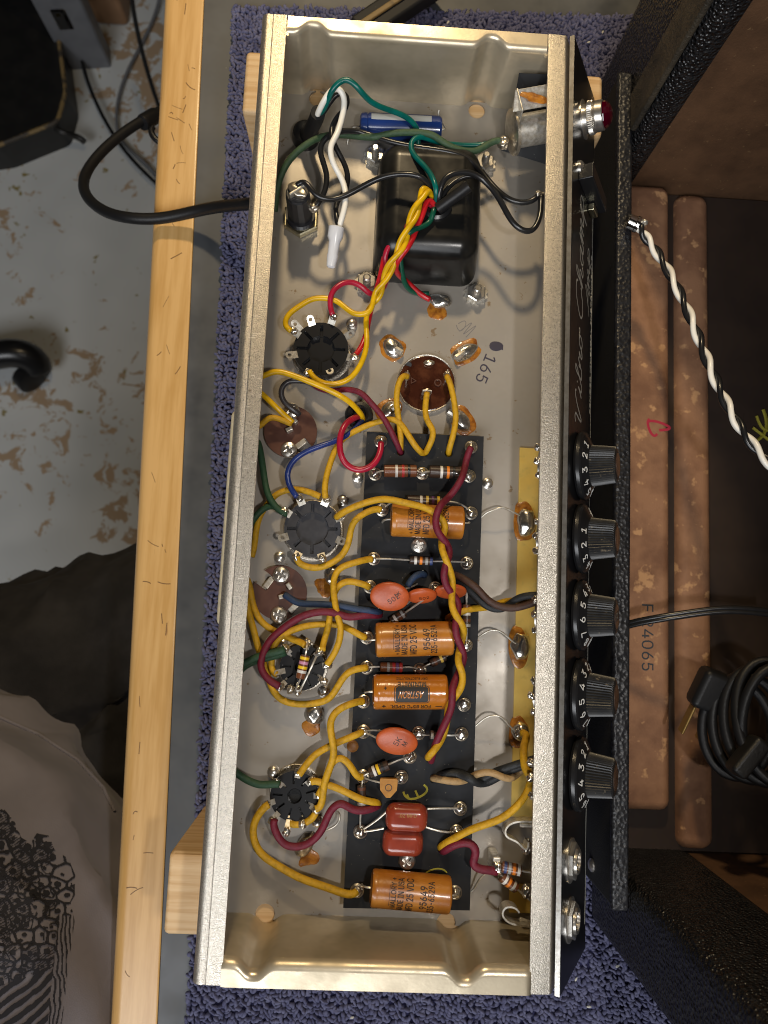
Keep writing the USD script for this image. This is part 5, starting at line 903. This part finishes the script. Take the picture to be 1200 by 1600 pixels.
cs.part('arm', tube([Fl(-90,566,.07), Fl(-20,558,.07), Fl(24,552,.068), Fl(48,560,.055), Fl(58,576,.036)], .025, 18, step=.006), 'black_plastic', smooth=True)
q = Fl(56,590,.0); cs.part('wheel', lathe([(0,.018),(.003,.025),(.024,.025),(.027,.018)], q+[-.01,.0,.026], np.array([.75,-.66,.12]), 28), 'rubber_black', smooth=30); cs.done()
wf = Thing('wooden_foot', 'brown wooden foot of furniture near the slotted upright', 'furniture leg'); q = Fl(180,20); wf.part('foot', rbox(q[0]-.035, q[0]+.03, q[1]-.03, q[1]+.05, zf, zf+.08, .01, 10), 'wood_foot'); wf.done()
# ================================================================== person seated at the bench
def limb(chain):
    parts = []
    for (a, ra), (b_, rb) in zip(chain[:-1], chain[1:]): parts.append(Manifold.batch_hull([Manifold.sphere(ra, 28).translate(tuple(a)), Manifold.sphere(rb, 28).translate(tuple(b_))]))
    return parts
def fuse(parts, ref, it):
    M_ = parts[0]
    for q in parts[1:]: M_ = M_ + q
    m = fromM(M_.refine_to_length(ref)); m = trimesh.Trimesh(m.vertices, m.faces, process=True); trimesh.smoothing.filter_taubin(m, iterations=it); return T(m.vertices, m.faces)
pe = Thing('person', 'person in black trousers and printed grey T-shirt seated at the bench', 'person')
hipL, hipR = np.array([-.40,-.205,-.37]), np.array([-.47,-.42,-.37]); kn = np.array([-.08,-.055,-.315]); kn2 = np.array([-.02,-.30,-.34])
chest = np.array([-.385,-.39,.0]); belly = np.array([-.288,-.300,-.20])
body = limb([(hipL,.09),(kn,.060)]) + limb([(hipR,.10),(kn2,.066)]) + limb([(kn,.056),(kn+[.05,-.02,-.42],.045),(kn+[.06,-.0,-.66],.036)]) + limb([(kn2,.058),(kn2+[.04,-.02,-.42],.045),(kn2+[.05,0,-.62],.036)]) + limb([((hipL+hipR)/2,.14),(belly,.135),(chest,.125),(chest+[-.03,0,.16],.10)]) + limb([(kn+[.06,0,-.68],.034),(kn+[.16,.07,-.70],.030)]) + limb([(kn2+[.05,0,-.64],.034),(kn2+[.15,.07,-.66],.030)])
pe.part('body', fuse(body, .025, 8), 'skin', smooth=True)
trs = limb([(hipL,.098),((hipL+kn)/2,.088),(kn,.070)]) + limb([(hipR,.11),((hipR+kn2)/2,.090),(kn2,.074)]) + limb([(kn,.068),(kn+[.05,-.02,-.42],.058),(kn+[.06,-.0,-.62],.058)]) + limb([(kn2,.068),(kn2+[.04,-.02,-.42],.058),(kn2+[.05,0,-.58],.058)]) + limb([((hipL+hipR)/2,.152),((hipL+hipR)/2+[.03,0,.05],.150)]) + limb([(hipL+[.08,-.05,-.02],.10),(kn+[-.06,-.09,.0],.07)])
tm = fuse(trs, .010, 9); v = tm.vertices; nz = .012*(meshkit.fbm(v*[26,26,14], 3, 5)-.5) + .014*(1-np.abs(2*meshkit.noise(v*[22,9,16]+meshkit.noise(v*14, 3)[:,None]*1.2, 8)-1))**3; v = v + np.asarray(trimesh.Trimesh(v, tm.faces, process=False).vertex_normals)*nz[:,None]; pe.part('trousers', T(v, tm.faces), 'denim_black', smooth=True)
srt = limb([(belly+[-.01,.0,-.05],.152),(belly+[.0,0,.02],.158),(chest,.145),(chest+[-.03,0,.12],.125)]) + limb([(belly+[-.02,.02,-.05],.148),(belly+[-.05,.03,-.02],.140)])
sm = fuse(srt, .0085, 10); v = sm.vertices; nz = .014*(meshkit.fbm(v*[14,14,9]+3, 3, 9)-.5) + .010*(1-np.abs(2*meshkit.noise(v*[15,11,20]+meshkit.noise(v*12, 3)[:,None]*1.4, 18)-1))**4; v = v + np.asarray(trimesh.Trimesh(v, sm.faces, process=False).vertex_normals)*nz[:,None]
pe.part('shirt', T(v, sm.faces), 'shirt_cloth', 'grey T-shirt with a dense black line print', smooth=True)
SV, SF = np.asarray(v), np.asarray(sm.faces); ST = SV[SF]; qc = (SV-CAM) @ CR; pxs = np.c_[600+FPX*qc[:,0]/-qc[:,2], 800-FPX*qc[:,1]/-qc[:,2]][SF]; fn_ = np.cross(ST[:,1]-ST[:,0], ST[:,2]-ST[:,0]); ST = ST[(pxs[:,:,0].min(1) < 200) & (pxs[:,:,0].max(1) > -60) & (pxs[:,:,1].max(1) > 1080) & (pxs[:,:,1].min(1) < 1650) & ((fn_*(ST[:,0]-CAM)).sum(1) < 0)]
def onto_shirt(px):
    """Points of the shirt's front surface under the pixels px: the print lies on the cloth."""
    D_ = np.array([CR @ np.array([(x-600)/FPX, -(y-800)/FPX, -1.]) for x, y in px]); out = np.full((len(px), 3), np.nan)
    e1_, e2_ = ST[:,1]-ST[:,0], ST[:,2]-ST[:,0]; tv = CAM - ST[:,0]; qv = np.cross(tv, e1_); N_ = np.cross(e1_, e2_); N_ /= np.linalg.norm(N_, axis=1, keepdims=True)
    for i, d_ in enumerate(D_):
        pv = np.cross(d_, e2_); det = (e1_*pv).sum(1); det = np.where(np.abs(det) < 1e-14, 1e-14, det); u_ = (tv*pv).sum(1)/det; w_ = (qv @ d_)/det; t_ = (e2_*qv).sum(1)/det
        ok = (u_ >= 0) & (w_ >= 0) & (u_+w_ <= 1) & (t_ > 0)
        if ok.any():
            k = np.where(ok)[0][np.argmin(t_[ok])]; n_ = N_[k]*(-1 if N_[k] @ d_ > 0 else 1); out[i] = CAM + d_*t_[k] + n_*.0007
    return out
R2 = np.random.default_rng(11)
sil = Polygon([(-40,1262),(4,1268),(20,1288),(30,1312),(48,1322),(58,1306),(74,1309),(82,1330),(104,1344),(114,1368),(113,1398),(106,1410),(112,1440),(106,1480),(101,1520),(97,1560),(88,1625),(-40,1625)]).buffer(3)
gx, gy = np.meshgrid(np.arange(-42, 124, 1.1), np.arange(1255, 1640, 1.1)); gp = np.c_[gx.ravel(), gy.ravel()]
n3_ = lambda sc, sd: meshkit.fbm(np.c_[gp*sc + 50, np.full(len(gp), sd*3.7)], 3, sd)
wp = gp + 9*np.c_[n3_(.05, 1)-.5, n3_(.05, 2)-.5]
from scipy.spatial import cKDTree
cp = np.array([(x+R2.uniform(-6,6), y+R2.uniform(-6,6)) for i, y in enumerate(range(1255, 1530, 21)) for x in range(-44+(i % 2)*13, 130, 26)]); dd, ii = cKDTree(cp*[1,1.15]).query(wp*[1,1.15], k=2)
rs = R2.uniform(2.6, 6.2, len(cp)); band = (n3_(.028, 5)*8) % 1
up_ = (dd[:,1]-dd[:,0] < 3.4) | (dd[:,0] < rs[ii[:,0]]) | ((band < .26) & (n3_(.02, 9) > .42)) | ((np.sin((wp[:,0]*.6+wp[:,1])*1.5) > .72) & (n3_(.03, 12) > .5))
st_ = np.sin((wp[:,1] + .0026*(wp[:,0]+60)**2*.9 + wp[:,0]*.35 + 8*n3_(.03, 6))*2*math.pi/19) > .05 - .25*n3_(.2, 7)
strand = np.sin((wp[:,0]*1.0 + 20*n3_(.016, 8))*2*math.pi/6.5) > .45
lowm = gp[:,1] + .35*gp[:,0] > 1540; right = gp[:,0] > 88 - .1*(gp[:,1]-1440); ink_on = np.where(lowm, np.where(right, strand, st_), np.where((gp[:,1] > 1430) & right, strand, up_)).reshape(gx.shape)
runs = []
for r_ in range(gx.shape[0]):
    on_ = np.diff(np.r_[0, ink_on[r_].astype(int), 0]); q0_, q1_ = np.where(on_ == 1)[0], np.where(on_ == -1)[0]
    runs += [sbox(gx[0,0]+1.1*a_, gy[r_,0]-.56, gx[0,0]+1.1*c_, gy[r_,0]+.56) for a_, c_ in zip(q0_, q1_)]
ink = unary_union(runs).buffer(.5).buffer(-.45).simplify(.45).intersection(sil)
ink = unary_union([g for g in getattr(ink, 'geoms', [ink]) if g.area > 3])
mp = prism(ink, 0, 1); top = mp.vertices[:,2] > .5; keep = top[mp.faces].all(1); m2 = trimesh.Trimesh(mp.vertices, mp.faces[keep], process=True); v2, f2 = trimesh.remesh.subdivide_to_size(m2.vertices, m2.faces, 9, max_iter=8)
v2, inv_ = np.unique(np.round(v2, 4), axis=0, return_inverse=True); f2 = inv_.ravel()[f2]
p3 = onto_shirt(v2[:,:2]); okf = ~np.isnan(p3[f2]).any((1,2)); dz_ = np.ptp(p3[f2][:,:,2], axis=1) if len(f2) else 0; okf &= (np.nan_to_num(dz_, nan=9) < .03)
ids = np.unique(f2[okf]); mapi = -np.ones(len(p3), int); mapi[ids] = np.arange(len(ids)); hem = onto_shirt(np.c_[np.linspace(-30, 178, 60), np.interp(np.linspace(-30, 178, 60), [-30,0,60,120,160,178], [1112,1122,1149,1188,1232,1268])]); hem = hem[~np.isnan(hem).any(1)]
if len(hem) > 5: pe.part('hem_seam', tube(hem, .0012, 6, False), 'shirt_cloth', 'stitched seam', parent=2, smooth=True)
pe.part('print', T(p3[ids], mapi[f2[okf]]), 'shirt_ink', 'dense black line print', parent=2, smooth=True)
for k_ in (kn+[.10,.03,-.70], kn2+[.10,.03,-.66]): pe.part('shoe', rbox(k_[0]-.07, k_[0]+.11, k_[1]-.05, k_[1]+.06, k_[2]-.05, k_[2]+.03, .035, 14), 'vinyl_black')
pe.done()
